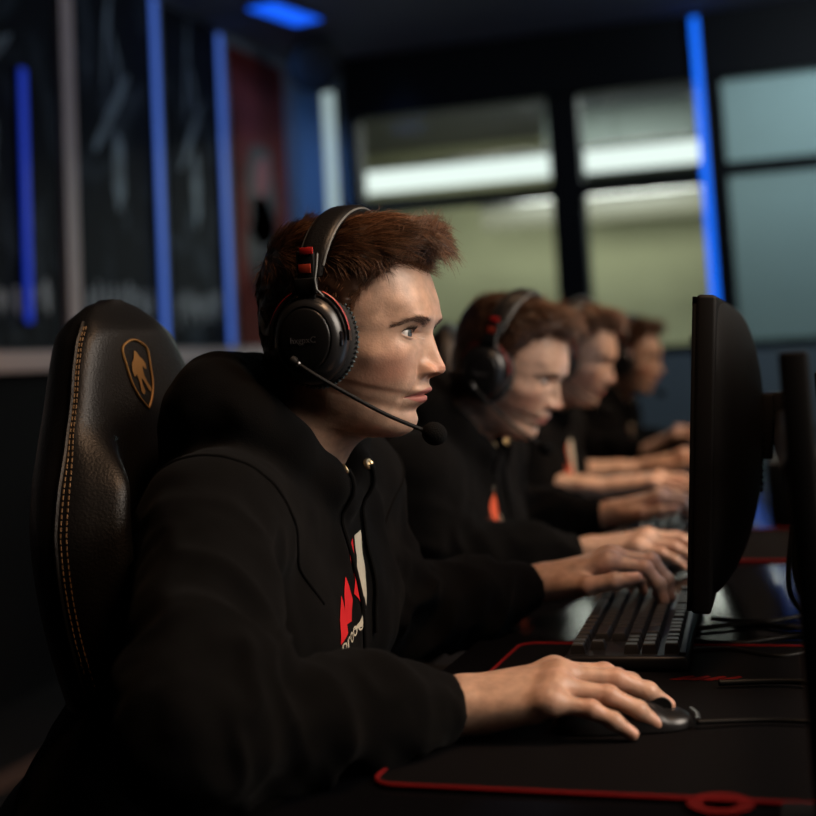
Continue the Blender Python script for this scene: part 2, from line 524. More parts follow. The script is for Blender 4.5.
def pitch_matrix(deg):
    p = Vector((-.035, 0, -.085))
    return Matrix.Translation(p) @ Matrix.Rotation(math.radians(deg), 4, 'Y') @ Matrix.Translation(-p)

# ------------------------------------------------------------------ hair
def hair_field(V, N, short_back=1.0):
    u = np.abs(V[:, 1]); x = V[:, 0]; z = V[:, 2]
    xh = np.interp(z, [-.03, -.01, .0, .02, .04, .055, .068, .085, .10], [.040, .043, .046, .049, .055, .066, .080, .105, .13])
    zl = np.interp(x, [-.12, -.07, -.04, -.01, .02, .04, .05], [-.058, -.058, -.056, -.040, -.022, -.016, -.012])
    zf = np.interp(u, [0, .015, .03, .042, .052, .060, .07], [.0675, .0685, .0725, .075, .071, .075, .09])
    m = np.maximum(np.minimum(z - zl, xh - x), z - zf)
    m = m + (.0030 * fbm(V * 150, 2, 17) + .0016 * fbm(V * 420, 1, 27)) * sstep(.02, .0, np.abs(m))
    ramp = sstep(0, .012, m)
    top = sstep(.055, .100, z)
    th = (.0050 + .0030 * sstep(-.02, -.07, x)) * (1 - top) + .0105 * top
    th = th * ramp
    wf = sstep(.03, .098, x) * sstep(.052, .074, z) * sstep(0, .006, m)
    th += .004 * sstep(.03, .08, x) * sstep(.075, .098, z)
    lump = fbm(V * 55, 2, 5) * .0026 * ramp
    band = np.exp(-((x - .008 - .01 * np.clip((z - .05) / .08, 0, 1)) / .016) ** 2) * sstep(.03, .06, z)
    th = th * (1 - .60 * band)
    off = N * (th + lump)[:, None] + np.stack([.0125 * wf, 0 * wf, .0070 * wf], 1)
    return m, off, wf

def make_hair(V, Q, T, parent, n_strands, xf, mname='hair', fat=1.0, seed=3):
    rng = np.random.default_rng(seed)
    N = vnormals(V, Q)
    keep0 = T < 21
    m, off, wf = hair_field(V, N)
    ins = (m > 0) & keep0
    fk = ins[Q].sum(1) >= 1
    fk &= (m[Q].min(1) > -.01)
    Qh = Q[fk]
    ids = np.unique(Qh); rem = -np.ones(len(V), int); rem[ids] = np.arange(len(ids))
    o = off[ids].copy()
    o[m[ids] <= 0] = -N[ids][m[ids] <= 0] * .0006
    Cap = V[ids] + o; Qc = rem[Qh]
    CapN = vnormals(Cap, Qc)
    # decimate roots by area
    A = np.linalg.norm(np.cross(Cap[Qc[:, 2]] - Cap[Qc[:, 0]], Cap[Qc[:, 3]] - Cap[Qc[:, 1]]), axis=1)
    zc = Cap[Qc].mean(1)
    near = np.where(zc[:, 1] < .02, 1.0, .55) * (1 + 1.0 * sstep(.06, .1, zc[:, 2]) * sstep(.0, .06, zc[:, 0]))
    pr = A * near; pr /= pr.sum()
    pick = rng.choice(len(Qc), n_strands, p=pr)
    bw = rng.dirichlet([1, 1, 1, 1], n_strands)
    q4 = Qc[pick]
    P0 = (Cap[q4] * bw[:, :, None]).sum(1); Nn = (CapN[q4] * bw[:, :, None]).sum(1)
    Nn /= np.linalg.norm(Nn, axis=1, keepdims=True)
    mm = (m[ids][q4] * bw).sum(1)
    u = np.abs(P0[:, 1]); x, z = P0[:, 0], P0[:, 2]
    top = sstep(.058, .100, z); back = sstep(-.01, -.06, x)
    sd = np.sign(P0[:, 1])
    dtop = np.stack([np.ones_like(x),   .25 * (P0[:, 1] / .07) + .20, .10 + .38 * sstep(.06, .1, x)], 1)
    dsd = np.stack([-.45 - .2 * back, 0 * x, -.85 + 0 * x], 1)
    D = dtop * top[:, None] + dsd * (1 - top)[:, None]
    cl = np.stack([vnoise(P0 * 75, 21 + seed), vnoise(P0 * 75, 31 + seed), vnoise(P0 * 75, 41 + seed)], 1)
    D += .36 * cl + .11 * rng.normal(size=P0.shape)
    D -= Nn * (D * Nn).sum(1, keepdims=True)
    D /= np.linalg.norm(D, axis=1, keepdims=True)
    fringe = sstep(.06, .105, x) * sstep(.055, .075, z)
    L = (.011 * (1 - top) + .033 * top) * (.7 + .6 * rng.random(n_strands)) * (1 + .15 * fringe * rng.random(n_strands))
    L *= np.where(mm < .006, .75, 1.0)
    L *= np.where((P0 + L[:, None] * (D + .12 * Nn))[:, 2] > .1275, .55, 1.0)
    lift = (.14 + .05 * top + .16 * rng.random(n_strands) + .10 * cl[:, 0]) * (1 + .3 * fringe)
    K = 6
    tt = np.linspace(0, 1, K)
    root = P0 - Nn * (.0022 + .002 * top)[:, None]
    side = np.cross(D, Nn)
    curl = (rng.normal(size=n_strands) * .10)[:, None]
    rad = (.00034 + .00012 * rng.random(n_strands)) * fat
    S = []
    for k, t in enumerate(tt):
        c = root + L[:, None] * (t * D + (lift * (t * 1.5 - t * t * 1.15))[:, None] * Nn + curl * t * t * side)
        S.append(c)
    S = np.stack(S, 1)
    a3 = np.array([0, 2 * PI / 3, 4 * PI / 3])
    ring = (Nn[:, None, None] * np.cos(a3)[None, None, :, None] + side[:, None, None] * np.sin(a3)[None, None, :, None])
    rr = rad[:, None] * (1 - .78 * tt ** 1.5)[None]
    SV = (S[:, :, None] + ring * rr[:, :, None, None]).reshape(-1, 3)
    b = (np.arange(n_strands) * K * 3)[:, None, None]; kk = (np.arange(K - 1) * 3)[None, :, None]; j = np.arange(3)[None, None]
    SQ = np.stack([b + kk + j, b + kk + (j + 1) % 3, b + kk + 3 + (j + 1) % 3, b + kk + 3 + j], -1).reshape(-1, 4) + len(Cap)
    sv = np.clip(.42 + .42 * rng.normal(size=n_strands) * .6 + .22 * cl[:, 1], 0, 1)
    VV = [Cap, SV]; QQ = [Qc, SQ]; att = [np.full(len(Cap), .05), np.repeat(sv, K * 3)]
    # fine short hairs growing out of the skin along the hairline
    fm = m[Q].mean(1)
    cand = np.where((fm > -.0045) & (fm < .004) & (T[Q].max(1) < 19))[0]
    if len(cand):
        nf = int(n_strands * .13)
        Ac = np.linalg.norm(np.cross(V[Q[cand, 2]] - V[Q[cand, 0]], V[Q[cand, 3]] - V[Q[cand, 1]]), axis=1) * sstep(-.0050, .003, fm[cand])
        pk = cand[rng.choice(len(cand), nf, p=Ac / Ac.sum())]
        p0 = V[Q[pk]].mean(1) + rng.normal(size=(nf, 3)) * .0004; n0 = N[Q[pk]].mean(1)
        tp = sstep(.055, .068, p0[:, 2]) * sstep(.06, .09, p0[:, 0])
        d0 = np.stack([-.50 + 1.3 * tp, .35 * np.sign(p0[:, 1]) * tp, -.80 + 1.3 * tp], 1) + .30 * rng.normal(size=(nf, 3))
        d0 -= n0 * (d0 * n0).sum(1, keepdims=True); d0 /= np.linalg.norm(d0, axis=1, keepdims=True)
        l0 = (.0065 + .005 * rng.random(nf)) * (1 + .7 * tp)
        r0 = .00020 * fat
        s0 = np.cross(d0, n0); b0 = sum(len(x) for x in VV)
        C_ = np.stack([p0 + l0[:, None] * (t * d0 + (.22 * t + .45 * tp * t)[:, None] * n0) for t in (0, .5, 1.0)], 1)
        rg = np.stack([n0 * math.cos(x) + s0 * math.sin(x) for x in a3], 1)
        v3 = (C_[:, :, None] + rg[:, None] * (r0 * np.array([1, .8, .2]))[None, :, None, None]).reshape(-1, 3)
        b = (np.arange(nf) * 9)[:, None, None]; kk = (np.arange(2) * 3)[None, :, None]
        q3 = np.stack([b + kk + j, b + kk + (j + 1) % 3, b + kk + 3 + (j + 1) % 3, b + kk + 3 + j], -1).reshape(-1, 4) + b0
        VV.append(v3); QQ.append(q3); att.append(np.full(len(v3), .55))
    VV = np.concatenate(VV); QQ = np.concatenate(QQ); att = np.concatenate(att)
    ob = link_mesh('hair', xf(VV), [tuple(map(int, f)) for f in QQ], M[mname], parent)
    point_attr(ob, 'strand', att)
    return ob

def strands_mesh(name, roots, dirs, bends, L, r, material, parent, xf):
    mb = MB()
    for p, d, b, l in zip(roots, dirs, bends, L):
        p, d, b = np.array(p), np.array(d), np.array(b)
        pts = [xf((p + l * (t * d + t * t * b))[None])[0] for t in (0, .35, .7, 1)]
        mb.tube(pts, [r, r * .85, r * .55, r * .15], 3, caps=False)
    return mb.build(name, material, parent, sharp=None)

def eyeball_material():
    m = mat('eyeball', (.66, .62, .58), .08, spec=.5)
    nt, b = nodes(m)
    a = nt.nodes.new('ShaderNodeAttribute'); a.attribute_name = 'gaze'
    r = nt.nodes.new('ShaderNodeValToRGB'); cr = r.color_ramp
    cr.elements[0].position = 0; cr.elements[0].color = (.004, .004, .005, 1)
    cr.elements[1].position = 1; cr.elements[1].color = (.70, .55, .50, 1)
    for p, c in ((.105, (.004, .004, .005)), (.125, (.06, .07, .07)), (.23, (.095, .11, .11)), (.275, (.035, .04, .045)), (.315, (.66, .62, .59)), (.6, (.64, .57, .53))):
        e = cr.elements.new(p); e.color = c + (1,)
    nt.links.new(a.outputs['Fac'], r.inputs['Fac']); nt.links.new(r.outputs['Color'], b.inputs['Base Color'])
    return m
M['eye'] = eyeball_material()

def make_eye(sgn, parent, xf, gaze=(1, 0, -.05)):
    g = Vector(gaze).normalized(); rot = g.to_track_quat('Z', 'Y').to_matrix()
    V = []; ang = []
    NR, NC = 40, 40
    for i in range(NR + 1):
        th = PI * (i / NR) ** 1.4
        for k in range(NC):
            a = 2 * PI * k / NC
            bul = 1 + .035 * math.exp(-(th / .42) ** 4)
            p = rot @ (Vector((math.sin(th) * math.cos(a), math.sin(th) * math.sin(a), math.cos(th))) * EYE_R * bul)
            V.append((EYE[0] + p.x, sgn * EYE[1] + p.y, EYE[2] + p.z)); ang.append(th / PI * 1.75)
    Fc = []
    for i in range(NR):
        for k in range(NC):
            l = (k + 1) % NC
            Fc.append((i * NC + k, (i + 1) * NC + k, (i + 1) * NC + l, i * NC + l))
    o = link_mesh('eye', xf(np.array(V)), Fc, M['eye'], parent)
    point_attr(o, 'gaze', ang)
    return o

# ------------------------------------------------------------------ headset (its own thing), built in head space
def earcup(sgn, mb_only=False):
    """cup axis along y, sgn -1 is the person's right side"""
    rot = Matrix.Rotation(-sgn * PI / 2, 3, 'X')             # local z -> +-y
    return rot

def build_headset(root, boom_side=-1):
    # headband: padded arch
    mb = MB(); V = []; n = 49; m = 18
    for i in range(n):
        th = PI * (i / (n - 1)) * .955 + PI * .0225
        cy, cz = .0965 * math.cos(th), .055 + .0760 * math.sin(th)
        tx = Vector((0, -math.sin(th), math.cos(th) * .8)).normalized()
        nrm = Vector((0, math.cos(th), math.sin(th))).normalized()
        s = math.sin(th)
        w = .0125 + .0030 * s; h = .0042 + .0028 * s ** 2
        cx = .003 + .011 * s
        for k in range(m):
            a = 2 * PI * k / m
            ca, sa = math.cos(a), math.sin(a)
            px = w * math.copysign(abs(ca) ** .55, ca); ph = h * math.copysign(abs(sa) ** .7, sa)
            V.append(Vector((cx + px, cy, cz)) + nrm * ph)
    Fc = []
    for i in range(n - 1):
        for k in range(m):
            l = (k + 1) % m
            Fc.append((i * m + k, i * m + l, (i + 1) * m + l, (i + 1) * m + k))
    Fc.append(tuple(range(m))[::-1]); Fc.append(tuple((n - 1) * m + k for k in range(m)))
    mb.add(V, Fc)
    hb = mb.build('headband', M['leather'], root)
    # seam piping along both edges of the band
    for e in (-1, 1):
        pts = []
        for i in range(2, 47):
            th = PI * (i / 48) * .955 + PI * .0225; s = math.sin(th)
            nrm = Vector((0, math.cos(th), math.sin(th)))
            pts.append(Vector((.003 + .011 * s + e * (.0128 + .0030 * s), .0965 * math.cos(th), .055 + .0760 * s)) + nrm * .0022)
        MB().tube(pts, .0011, 6).build('band_piping', M['grey_cable'] if e > 0 else M['matte'], hb)
    for sgn in (-1, 1):
        y = lambda a: sgn * a
        # slider, window and fork
        sl = MB()
        sl.box((.001, y(.0985), .0595), (.0185, .0052, .052), None, .002)
        sl.box((.001, y(.1000), .0510), (.0235, .0070, .016), None, .002)
        so = sl.build('slider', M['matte'], root)
        MB().box((.0035, y(.1021), .0850), (.0140, .0022, .0072), None, .0008).build('slider_window', M['red_plastic'], so)
        MB().box((.0010, y(.1017), .0680), (.0125, .0018, .0090), None, .0006).build('adjuster_plate', M['red_metal'], so)
        pts = [Vector((.0145, y(.1005), .082)), Vector((.0142, y(.1035), .069)), Vector((.0125, y(.105), .057)), Vector((.0138, y(.105), .047)), Vector((.020, y(.1035), .040))]
        MB().tube(pts, .0010, 6).build('slider_cable', M['grey_cable'], so)
        fk = []
        for i in range(25):
            a = math.radians(-4 + 188 * i / 24)
            fk.append(Vector((.0005 + .0405 * math.cos(a), y(.0955), .047 * math.sin(a))))
        fk2 = MB()
        V = []; Fc = []
        for i, p in enumerate(fk):
            out = Vector((p.x / .0405, 0, p.z / .047)).normalized()
            for dy, do in ((-.0032, -.0012), (.0032, -.0012), (.0032, .0016), (-.0032, .0016)):
                V.append(p + Vector((0, dy, 0)) + out * do)
        for i in range(24):
            for k in range(4): Fc.append((i * 4 + k, i * 4 + (k + 1) % 4, i * 4 + 4 + (k + 1) % 4, i * 4 + 4 + k))
        Fc += [(3, 2, 1, 0), (96, 97, 98, 99)]
        fk2.add(V, Fc); fk2.build('fork', M['satin'], root)
        # red trim running over the fork, front and back
        for a0, a1 in ((8, 68), (112, 160)):
            pts = [Vector((.0005 + .0418 * math.cos(math.radians(a)), y(.0975), .0482 * math.sin(math.radians(a)))) for a in np.linspace(a0, a1, 14)]
            MB().tube(pts, .0011, 6).build('trim_line', M['red_plastic'], root)
        # shell
        rot = Matrix.Rotation(-sgn * PI / 2, 3, 'X')
        prof = [(.0300, .080), (.0365, .0805), (.0385, .083), (.0392, .088), (.0388, .093), (.0372, .0985), (.0335, .1040), (.0300, .1068), (.0285, .1072), (.0275, .1062), (.0268, .1066), (.0262, .1078)]
        sh = MB().lathe(prof, (0, 0, 0), rot, 56, sx=.97, sy=1.12).build('ear_cup', M['satin'], root)
        pl = MB().lathe([(.0262, .1072), (.0258, .1086), (.0240, .1092), (.0120, .1098), (0.00001, .1100)], (0, 0, 0), rot, 48, sx=.97, sy=1.12).build('cover_plate', M['matte'], sh)
        if sgn == boom_side:
            Mx = Matrix.Translation((-.001, sgn * .1101, -.001)) @ Matrix.Rotation(PI / 2, 4, 'X') if sgn < 0 else Matrix.Translation((0, sgn * .1101, 0)) @ Matrix.Rotation(PI, 4, 'Z') @ Matrix.Rotation(PI / 2, 4, 'X')
            text_mb('hxgpxC', .0085, Mx, .0003).build('lettering', M['grey_print'], sh, smooth=False)
        ht = MB()
        ht.box((.0335, y(.0985), -.0010), (.0052, .0075, .0150), None, .0022)
        ht.build('hinge_cap', M['gloss'], sh)
        # cushion: ribbed ring
        cu = MB(); V = []; Fc = []; nr, nt_ = 120, 12
        for i in range(nr):
            a = 2 * PI * i / nr
            for k in range(nt_):
                b = 2 * PI * k / nt_
                rb = .0112 * (1 + .06 * math.cos(a * 60))
                R0 = .0315 + rb * .95 * math.cos(b)
                V.append((R0 * math.cos(a) * 1.0, y(.0735 + .0095 * math.sin(b)), R0 * math.sin(a) * 1.12))
        for i in range(nr):
            for k in range(nt_):
                j, l = (i + 1) % nr, (k + 1) % nt_
                f = (i * nt_ + k, j * nt_ + k, j * nt_ + l, i * nt_ + l)
                Fc.append(f if sgn > 0 else f[::-1])
        cu.add(V, Fc); cus = cu.build('ear_cushion', M['knit'], root)
        st = MB()
        for i in range(60):
            a = 2 * PI * i / 60
            R0 = .0425
            st.box((R0 * math.cos(a), y(.0755), R0 * math.sin(a) * 1.12), (.0016, .0052, .0016), Matrix.Rotation(a, 3, 'Y'), 0)
        st.build('stitching', M['knit_rib'], cus)
    # microphone
    s = boom_side
    pts = catmull([(-.012, s * .1125, -.019), (-.004, s * .1135, -.024), (.012, s * .1105, -.0355), (.040, s * .095, -.0560), (.067, s * .078, -.0750), (.090, s * .060, -.0890), (.099, s * .0535, -.0940)], np.linspace(0, 6, 40))
    bm = MB().tube(pts, [.0030] * 4 + [.0021] * 36, 10).build('microphone_boom', M['matte'], root)
    MB().tube([pts[0], pts[3], pts[5]], [.0048, .0046, .0030], 12).build('boom_joint', M['matte'], bm)
    MB().lathe([(.0026, -.0012), (.0030, 0), (.0026, .0012)], pts[6], (Vector(pts[7]) - Vector(pts[5])).to_track_quat('Z', 'Y').to_matrix(), 12).build('boom_collar', M['silver'], bm)
    V = []; Fc = []; c = Vector((.1065, s * .0500, -.0970))
    d = Vector((.75, -s * .35, -.35)).normalized(); rot = d.to_track_quat('Z', 'Y').to_matrix()
    prof = []
    for i in range(15):
        th = PI * i / 14
        prof.append((max(.0112 * math.sin(th), 1e-6), -.0125 * math.cos(th)))
    MB().lathe(prof, c, rot, 24).build('foam_windshield', M['foam'], bm)
# ------------------------------------------------------------------ hands
def hand_chains(side, wrist, yaw, pitch, roll, pose):
    """side +1: left hand (thumb towards -y).  returns palm prims, finger prims, tips"""
    s = side
    Rm = Matrix.Rotation(math.radians(yaw), 3, 'Z') @ Matrix.Rotation(math.radians(-pitch), 3, 'Y') @ Matrix.Rotation(math.radians(roll), 3, 'X')
    W = Vector(wrist)
    T = lambda x, y, z: W + Rm @ Vector((x * 1.06, -s * y * 1.03, z))        # y>0 = thumb side
    palm = []
    mc = {'i': (.090, .0250, .0035, .0112), 'm': (.094, .0045, .0065, .0115), 'r': (.088, -.0155, .0040, .0108), 'p': (.079, -.0335, -.0010, .0098)}
    cb = {'i': (.012, .0150, .002), 'm': (.010, .004, .003), 'r': (.010, -.007, .002), 'p': (.012, -.0165, .000)}
    for f in 'imrp':
        a, b = cb[f], mc[f]
        palm.append((T(a[0], a[1], a[2]), T(b[0], b[1], b[2] - .001), .0165, b[3] + .0004))
        palm.append((T(b[0], b[1], b[2] + .003), T(b[0] - .004, b[1], b[2] + .003), .0092, .0085))
    palm.append((T(.025, .0, -.006), T(.072, .012, -.008), .0165, .0115))
    palm.append((T(.025, -.012, -.007), T(.065, -.024, -.009), .0155, .0100))   # heel of the little finger
    palm.append((T(.018, .018, -.008), T(.052, .033, -.012), .0150, .0115))     # ball of the thumb
    palm.append((T(-.018, .010, 0), T(.008, .010, .001), .0195, .0185))
    palm.append((T(-.018, -.010, 0), T(.008, -.010, .000), .0195, .0180))
    palm.append((T(-.004, -.0165, .010), T(-.014, -.016, .008), .0075, .006))   # wrist bone
    ln = {'i': (.043, .025, .020), 'm': (.047, .029, .021), 'r': (.043, .027, .021), 'p': (.034, .020, .018)}
    rd = {'i': (.0098, .0088, .0080, .0066), 'm': (.0100, .0090, .0081, .0067), 'r': (.0095, .0085, .0077, .0064), 'p': (.0086, .0076, .0068, .0058)}
    fingers = []; nails = []
    for f in 'imrp':
        fx = pose[f]; spl = math.radians(pose['splay'][f])
        p = Vector(mc[f][:3]); ang = 0; ch = [T(*p)]
        for j in range(3):
            ang += math.radians(fx[j])
            d = Vector((math.cos(ang) * math.cos(spl), math.sin(spl), -math.sin(ang)))
            p = p + d * ln[f][j]; ch.append(T(*p))
        up = Vector((math.sin(ang) * math.cos(spl), 0, math.cos(ang)))
        q = p + up * .0062 - d * .002
        nails.append((T(*q), Rm @ Vector((d.x, -s * d.y, d.z)), Rm @ Vector((up.x, -s * up.y, up.z)), .0052))
        fingers.append((ch, rd[f]))
    t = pose['t']
    p = Vector((.030, .026, -.008)); ch = [T(*p)]
    for (dx, dy, dz), L in zip(t, (.040, .031, .025)):
        d = Vector((dx, dy, dz)).normalized(); p = p + d * L; ch.append(T(*p))
    up = Vector((0, .25, 1)); up = (up - d * up.dot(d)).normalized()
    q = p + up * .0070 - d * .003
    nails.append((T(*q), Rm @ Vector((d.x, -s * d.y, d.z)), Rm @ Vector((up.x, -s * up.y, up.z)), .0060))
    fingers.append((ch, (.0128, .0112, .0102, .0078)))
    return palm, fingers, nails, T

POSE_MOUSE = {'i': (15, 18, 12), 'm': (17, 18, 12), 'r': (21, 18, 10), 'p': (20, 18, 8), 'splay': {'i': 4, 'm': 1, 'r': -3, 'p': -8},
              't': [(.75, .55, -.40), (.90, .15, -.38), (.95, -.05, -.25)]}
POSE_KEYS = {'i': (26, 42, 26), 'm': (24, 46, 28), 'r': (28, 46, 28), 'p': (30, 40, 24), 'splay': {'i': 5, 'm': 1, 'r': -4, 'p': -12},
             't': [(.80, .58, -.12), (.95, .18, -.10), (.97, .02, -.14)]}

def hand_mesh(side, wrist, fore, yaw, pitch, roll, pose, h=.0022, r_fore=(.030, .0225)):
    palm, fingers, nails, T = hand_chains(side, wrist, yaw, pitch, roll, pose)
    pts = [p for a in palm for p in a[:2]] + [p for ch, _ in fingers for p in ch]
    P = np.array([tuple(p) for p in pts] + [tuple(fore)])
    fl = Field(P.min(0) - .035, P.max(0) + .035, h)
    for a, b, ra, rb in palm: fl.rc(a, b, ra, rb, .012)
    d2 = (T(0, 0, 0) - Vector(fore)).normalized(); lat = (T(0, .010, 0) - T(0, 0, 0))
    back = T(0, 0, 0) - d2 * .065
    fl.rc(fore, back, r_fore[0], r_fore[1] + .001, .02)
    for q in (-1, 1): fl.rc(back + lat * q * .8, T(-.010, 0, 0) + lat * q, .0205, .0195, .012)
    base = fl.clone()
    for ch, r in fingers:
        g = base.clone()
        c = base.clone(); c.F[:] = .2
        c.chain(ch, list(r), .003)
        for j in (1, 2):                                          # knuckle pads
            c.rc(ch[j], ch[j], r[j] * 1.06, r[j] * 1.06, .004)
        g.F = smin(g.F, c.F, .009)
        fl.F = np.minimum(fl.F, g.F)
    V, Q = fl.mesh()
    V = relax(V, Q, 2, .45)
    nail = np.zeros(len(V))
    for p, d, up, r in nails:
        D = V - np.array(p); d = np.array(d); up = np.array(up); w = np.cross(d, up)
        e = ((D @ d) / (r * 1.25)) ** 2 + ((D @ w) / r) ** 2 + ((D @ up) / .005) ** 2
        nail = np.maximum(nail, sstep(1.15, .85, e))
    flush = np.zeros(len(V))
    for ch, r in fingers:
        for j in (0, 1, 3):
            flush = np.maximum(flush, .45 * np.exp(-np.linalg.norm(V - np.array(ch[j]), axis=1) ** 2 / .013 ** 2))
    return V, Q, nail, flush

def elbow_ik(S, W, l1, l2, pole):
    S, W = Vector(S), Vector(W)
    d = W - S; L = d.length
    k = max(1.0, L * 1.02 / (l1 + l2)); l1 *= k; l2 *= k
    a = (l1 * l1 - l2 * l2 + L * L) / (2 * L); h = math.sqrt(max(l1 * l1 - a * a, 0))
    n = d.normalized(); p = Vector(pole); p = (p - n * p.dot(n)).normalized()
    return S + n * a + p * h

# ------------------------------------------------------------------ a seated player
def make_person(c):
    """c: dict with head origin, pitch, wrists (local, absolute z) ..."""
    hx, hy, hz = c['head']
    root_loc = (hx, hy, 0)
    fine = c.get('fine', 1.0)
    V, Q, T, lip, flush = head_surface(fine)
    A = lambda P: pitch_head(P, None, c['pitch']) + np.array([0, 0, hz])      # rigid with the skull
    Vh = pitch_head(V, T, c['pitch']) + np.array([0, 0, hz])
    allV, allQ, att = [Vh], [Q], {'lip': [lip], 'flush': [flush], 'nail': [np.zeros(len(V))]}
    nb = len(V)
    def put(v, q, nail=None, fls=None):
        nonlocal nb
        allV.append(v); allQ.append(q + nb); nb += len(v)
        att['lip'].append(np.zeros(len(v))); att['nail'].append(np.zeros(len(v)) if nail is None else nail); att['flush'].append(np.zeros(len(v)) if fls is None else fls)
    # ears, folded under the cushions
    for s in (1, -1):
        f = Field((-.04, -.1, -.04), (.04, .1, .04), .0025)
        ring = [(.004 + .013 * math.cos(a) - .004 * math.sin(a), s * (.0735 + .004 * math.sin(a)), .002 + .024 * math.sin(a)) for a in np.linspace(-1.2, 4.2, 14)]
        f.chain(ring, [.0035] * 14, .003); f.rc((.004, s * .070, .012), (.006, s * .070, -.014), .009, .008, .006)
        v, q = f.mesh(); put(A(v), q)
    # arms
    tall = c.get('chest_dz', 0.0)
    Z = lambda z: hz + z
    sh = {s: Vector((-.058, s * .170, Z(-.165))) for s in (1, -1)}
    el, wr = {}, {}
    for s in (1, -1):
        w = Vector(c['wrist'][s][0]); wr[s] = w
        el[s] = Vector(c['elbow'][s]) if c.get('elbow') and s in c['elbow'] else elbow_ik(sh[s], w, .255, .245, c.get('pole', {}).get(s, (-.35, s * .75, -.55)))
    short = c.get('short', False)
    # torso and arms of the body, slimmer than the clothes
    pel = (-.215, 0, .545)
    f = Field((-.42, -.48, .40), (.45, .62, Z(-.02)), .008 if not short else .006)
    for y in (-.075, .075):
        f.rc((-.215, y, .56), (-.095, y * 1.05, Z(-.27)), .085, .080, .05)
    f.rc((-.075, 0, Z(-.165)), (-.045, 0, Z(-.11)), .05, .045, .04)
    for s in (1, -1):
        f.rc((-.08, 0, Z(-.18)), sh[s], .05, .046, .04)
        f.rc(sh[s], el[s], .043, .034, .03)
        d = (wr[s] - el[s]).normalized()
        f.rc(el[s], wr[s] - d * .05, .034, .024, .02)
        f.rc((-.215, s * .09, .53), (.16, s * .13, .55), .075, .058, .04)
    v, q = f.mesh(); put(relax(v, q, 2), q)
    for s in (1, -1):
        w, yaw, pit, rol, pose = c['wrist'][s]
        fore = wr[s] + (el[s] - wr[s]) * (.55 if not short else .95)
        v, q, nail, fl = hand_mesh(s, w, fore, yaw, pit, rol, pose, c.get('hand_h', .0022), (.031, .0225) if not short else (.037, .0235))
        put(v, q, nail, fl)
    VV = np.concatenate(allV); QQ = np.concatenate(allQ)
    body = link_mesh('person', VV, [tuple(map(int, x)) for x in QQ], M['skin'])
    for k in att: point_attr(body, k, np.concatenate(att[k]))
    body.location = root_loc
    body.rotation_euler = (0, 0, math.radians(c.get('yaw', 0)))
    tag(body, c['label'], 'person', 'players seated in a row at the long desk')
    # hair, brows, eyes
    make_hair(V, Q, T, body, c.get('strands', 3000), A, seed=c.get('seed', 3), fat=c.get('fat', 1.0))
    hb = BVHTree.FromPolygons([Vector(p) for p in V], [tuple(map(int, x)) for x in Q])
    rng = np.random.default_rng(5)
    for s in (1, -1):
        R_, D_, B_, L_ = [], [], [], []
        nbw = 420 if fine <= 1 else 130
        for i in range(nbw):
            t = rng.random()
            y = .0120 + .0420 * t
            zc = .0090 + .0062 * math.sin(min(t * 1.15, 1) * PI * .62) - .0050 * max(t - .62, 0) / .38
            hw = .0037 * (1 - .60 * t)
            z = zc + hw * (rng.random() * 2 - 1)
            loc, nr, _, _ = hb.ray_cast(Vector((.16, s * y, z)), Vector((-1, 0, 0)))
            if loc is None: continue
            d = np.array([-.30 * t, s * .85, .35 - .75 * t]) + .18 * rng.normal(size=3)
            n = np.array(nr); d -= n * (d @ n); d /= np.linalg.norm(d)
            R_.append(np.array(loc) - n * .0003); D_.append(d + n * .35); B_.append(-n * .35); L_.append(.0050 + .003 * rng.random())
        strands_mesh('eyebrow', R_, D_, B_, L_, .00018 * c.get('fat', 1.0), M['brow'], body, A)
        R_, D_, B_, L_ = [], [], [], []
        for i in range(46 if fine <= 1 else 20):
            t = i / 45 if fine <= 1 else i / 19
            al = math.radians(EYE_MID - .8 * EYE_HALF + 1.75 * EYE_HALF * t)
            s_ = (math.degrees(al) - EYE_MID) / EYE_HALF
            ep = math.radians(-3 + 5 * s_ + EYE_UP * max(1 - abs(s_) ** 2.3, 0) ** .62 + .5)
            dr = np.array([math.cos(ep) * math.cos(al), s * math.cos(ep) * math.sin(al), math.sin(ep)])
            p = np.array([EYE[0], s * EYE[1], EYE[2]]) + dr * (EYE_R + .0012)
            R_.append(p); D_.append(dr + np.array([0, 0, -.25])); B_.append(np.array([0, 0, .55])); L_.append(.0046 + .002 * rng.random())
        strands_mesh('eyelashes', R_, D_, B_, L_, .00030, M['lash'], body, A)
        make_eye(s, body, A, c.get('gaze', (1, 0, -.06)))
    # ---------------- clothes
    h = c.get('cloth_h', .005)
    name = 'tshirt' if short else 'hoodie'
    f = Field((-.46, -.52, .44), (.46, .66, Z(.06)), h)
    f.rc((-.172, 0, Z(-.46)), (-.092, 0, Z(-.27)), .120, .103, .06)
    f.rc((-.092, 0, Z(-.27)), (-.062, 0, Z(-.19)), .103, .060, .06)
    for y in (-.085, .085):
        f.rc((-.225, y, .52), (-.175, y, Z(-.46)), .135, .122, .05)
        f.rc((-.175, y, Z(-.46)), (-.092, y * .98, Z(-.27)), .122, .106, .05)
        f.rc((-.092, y * .98, Z(-.27)), (-.075, y * .80, Z(-.185)), .106, .070, .05)
    k = .06
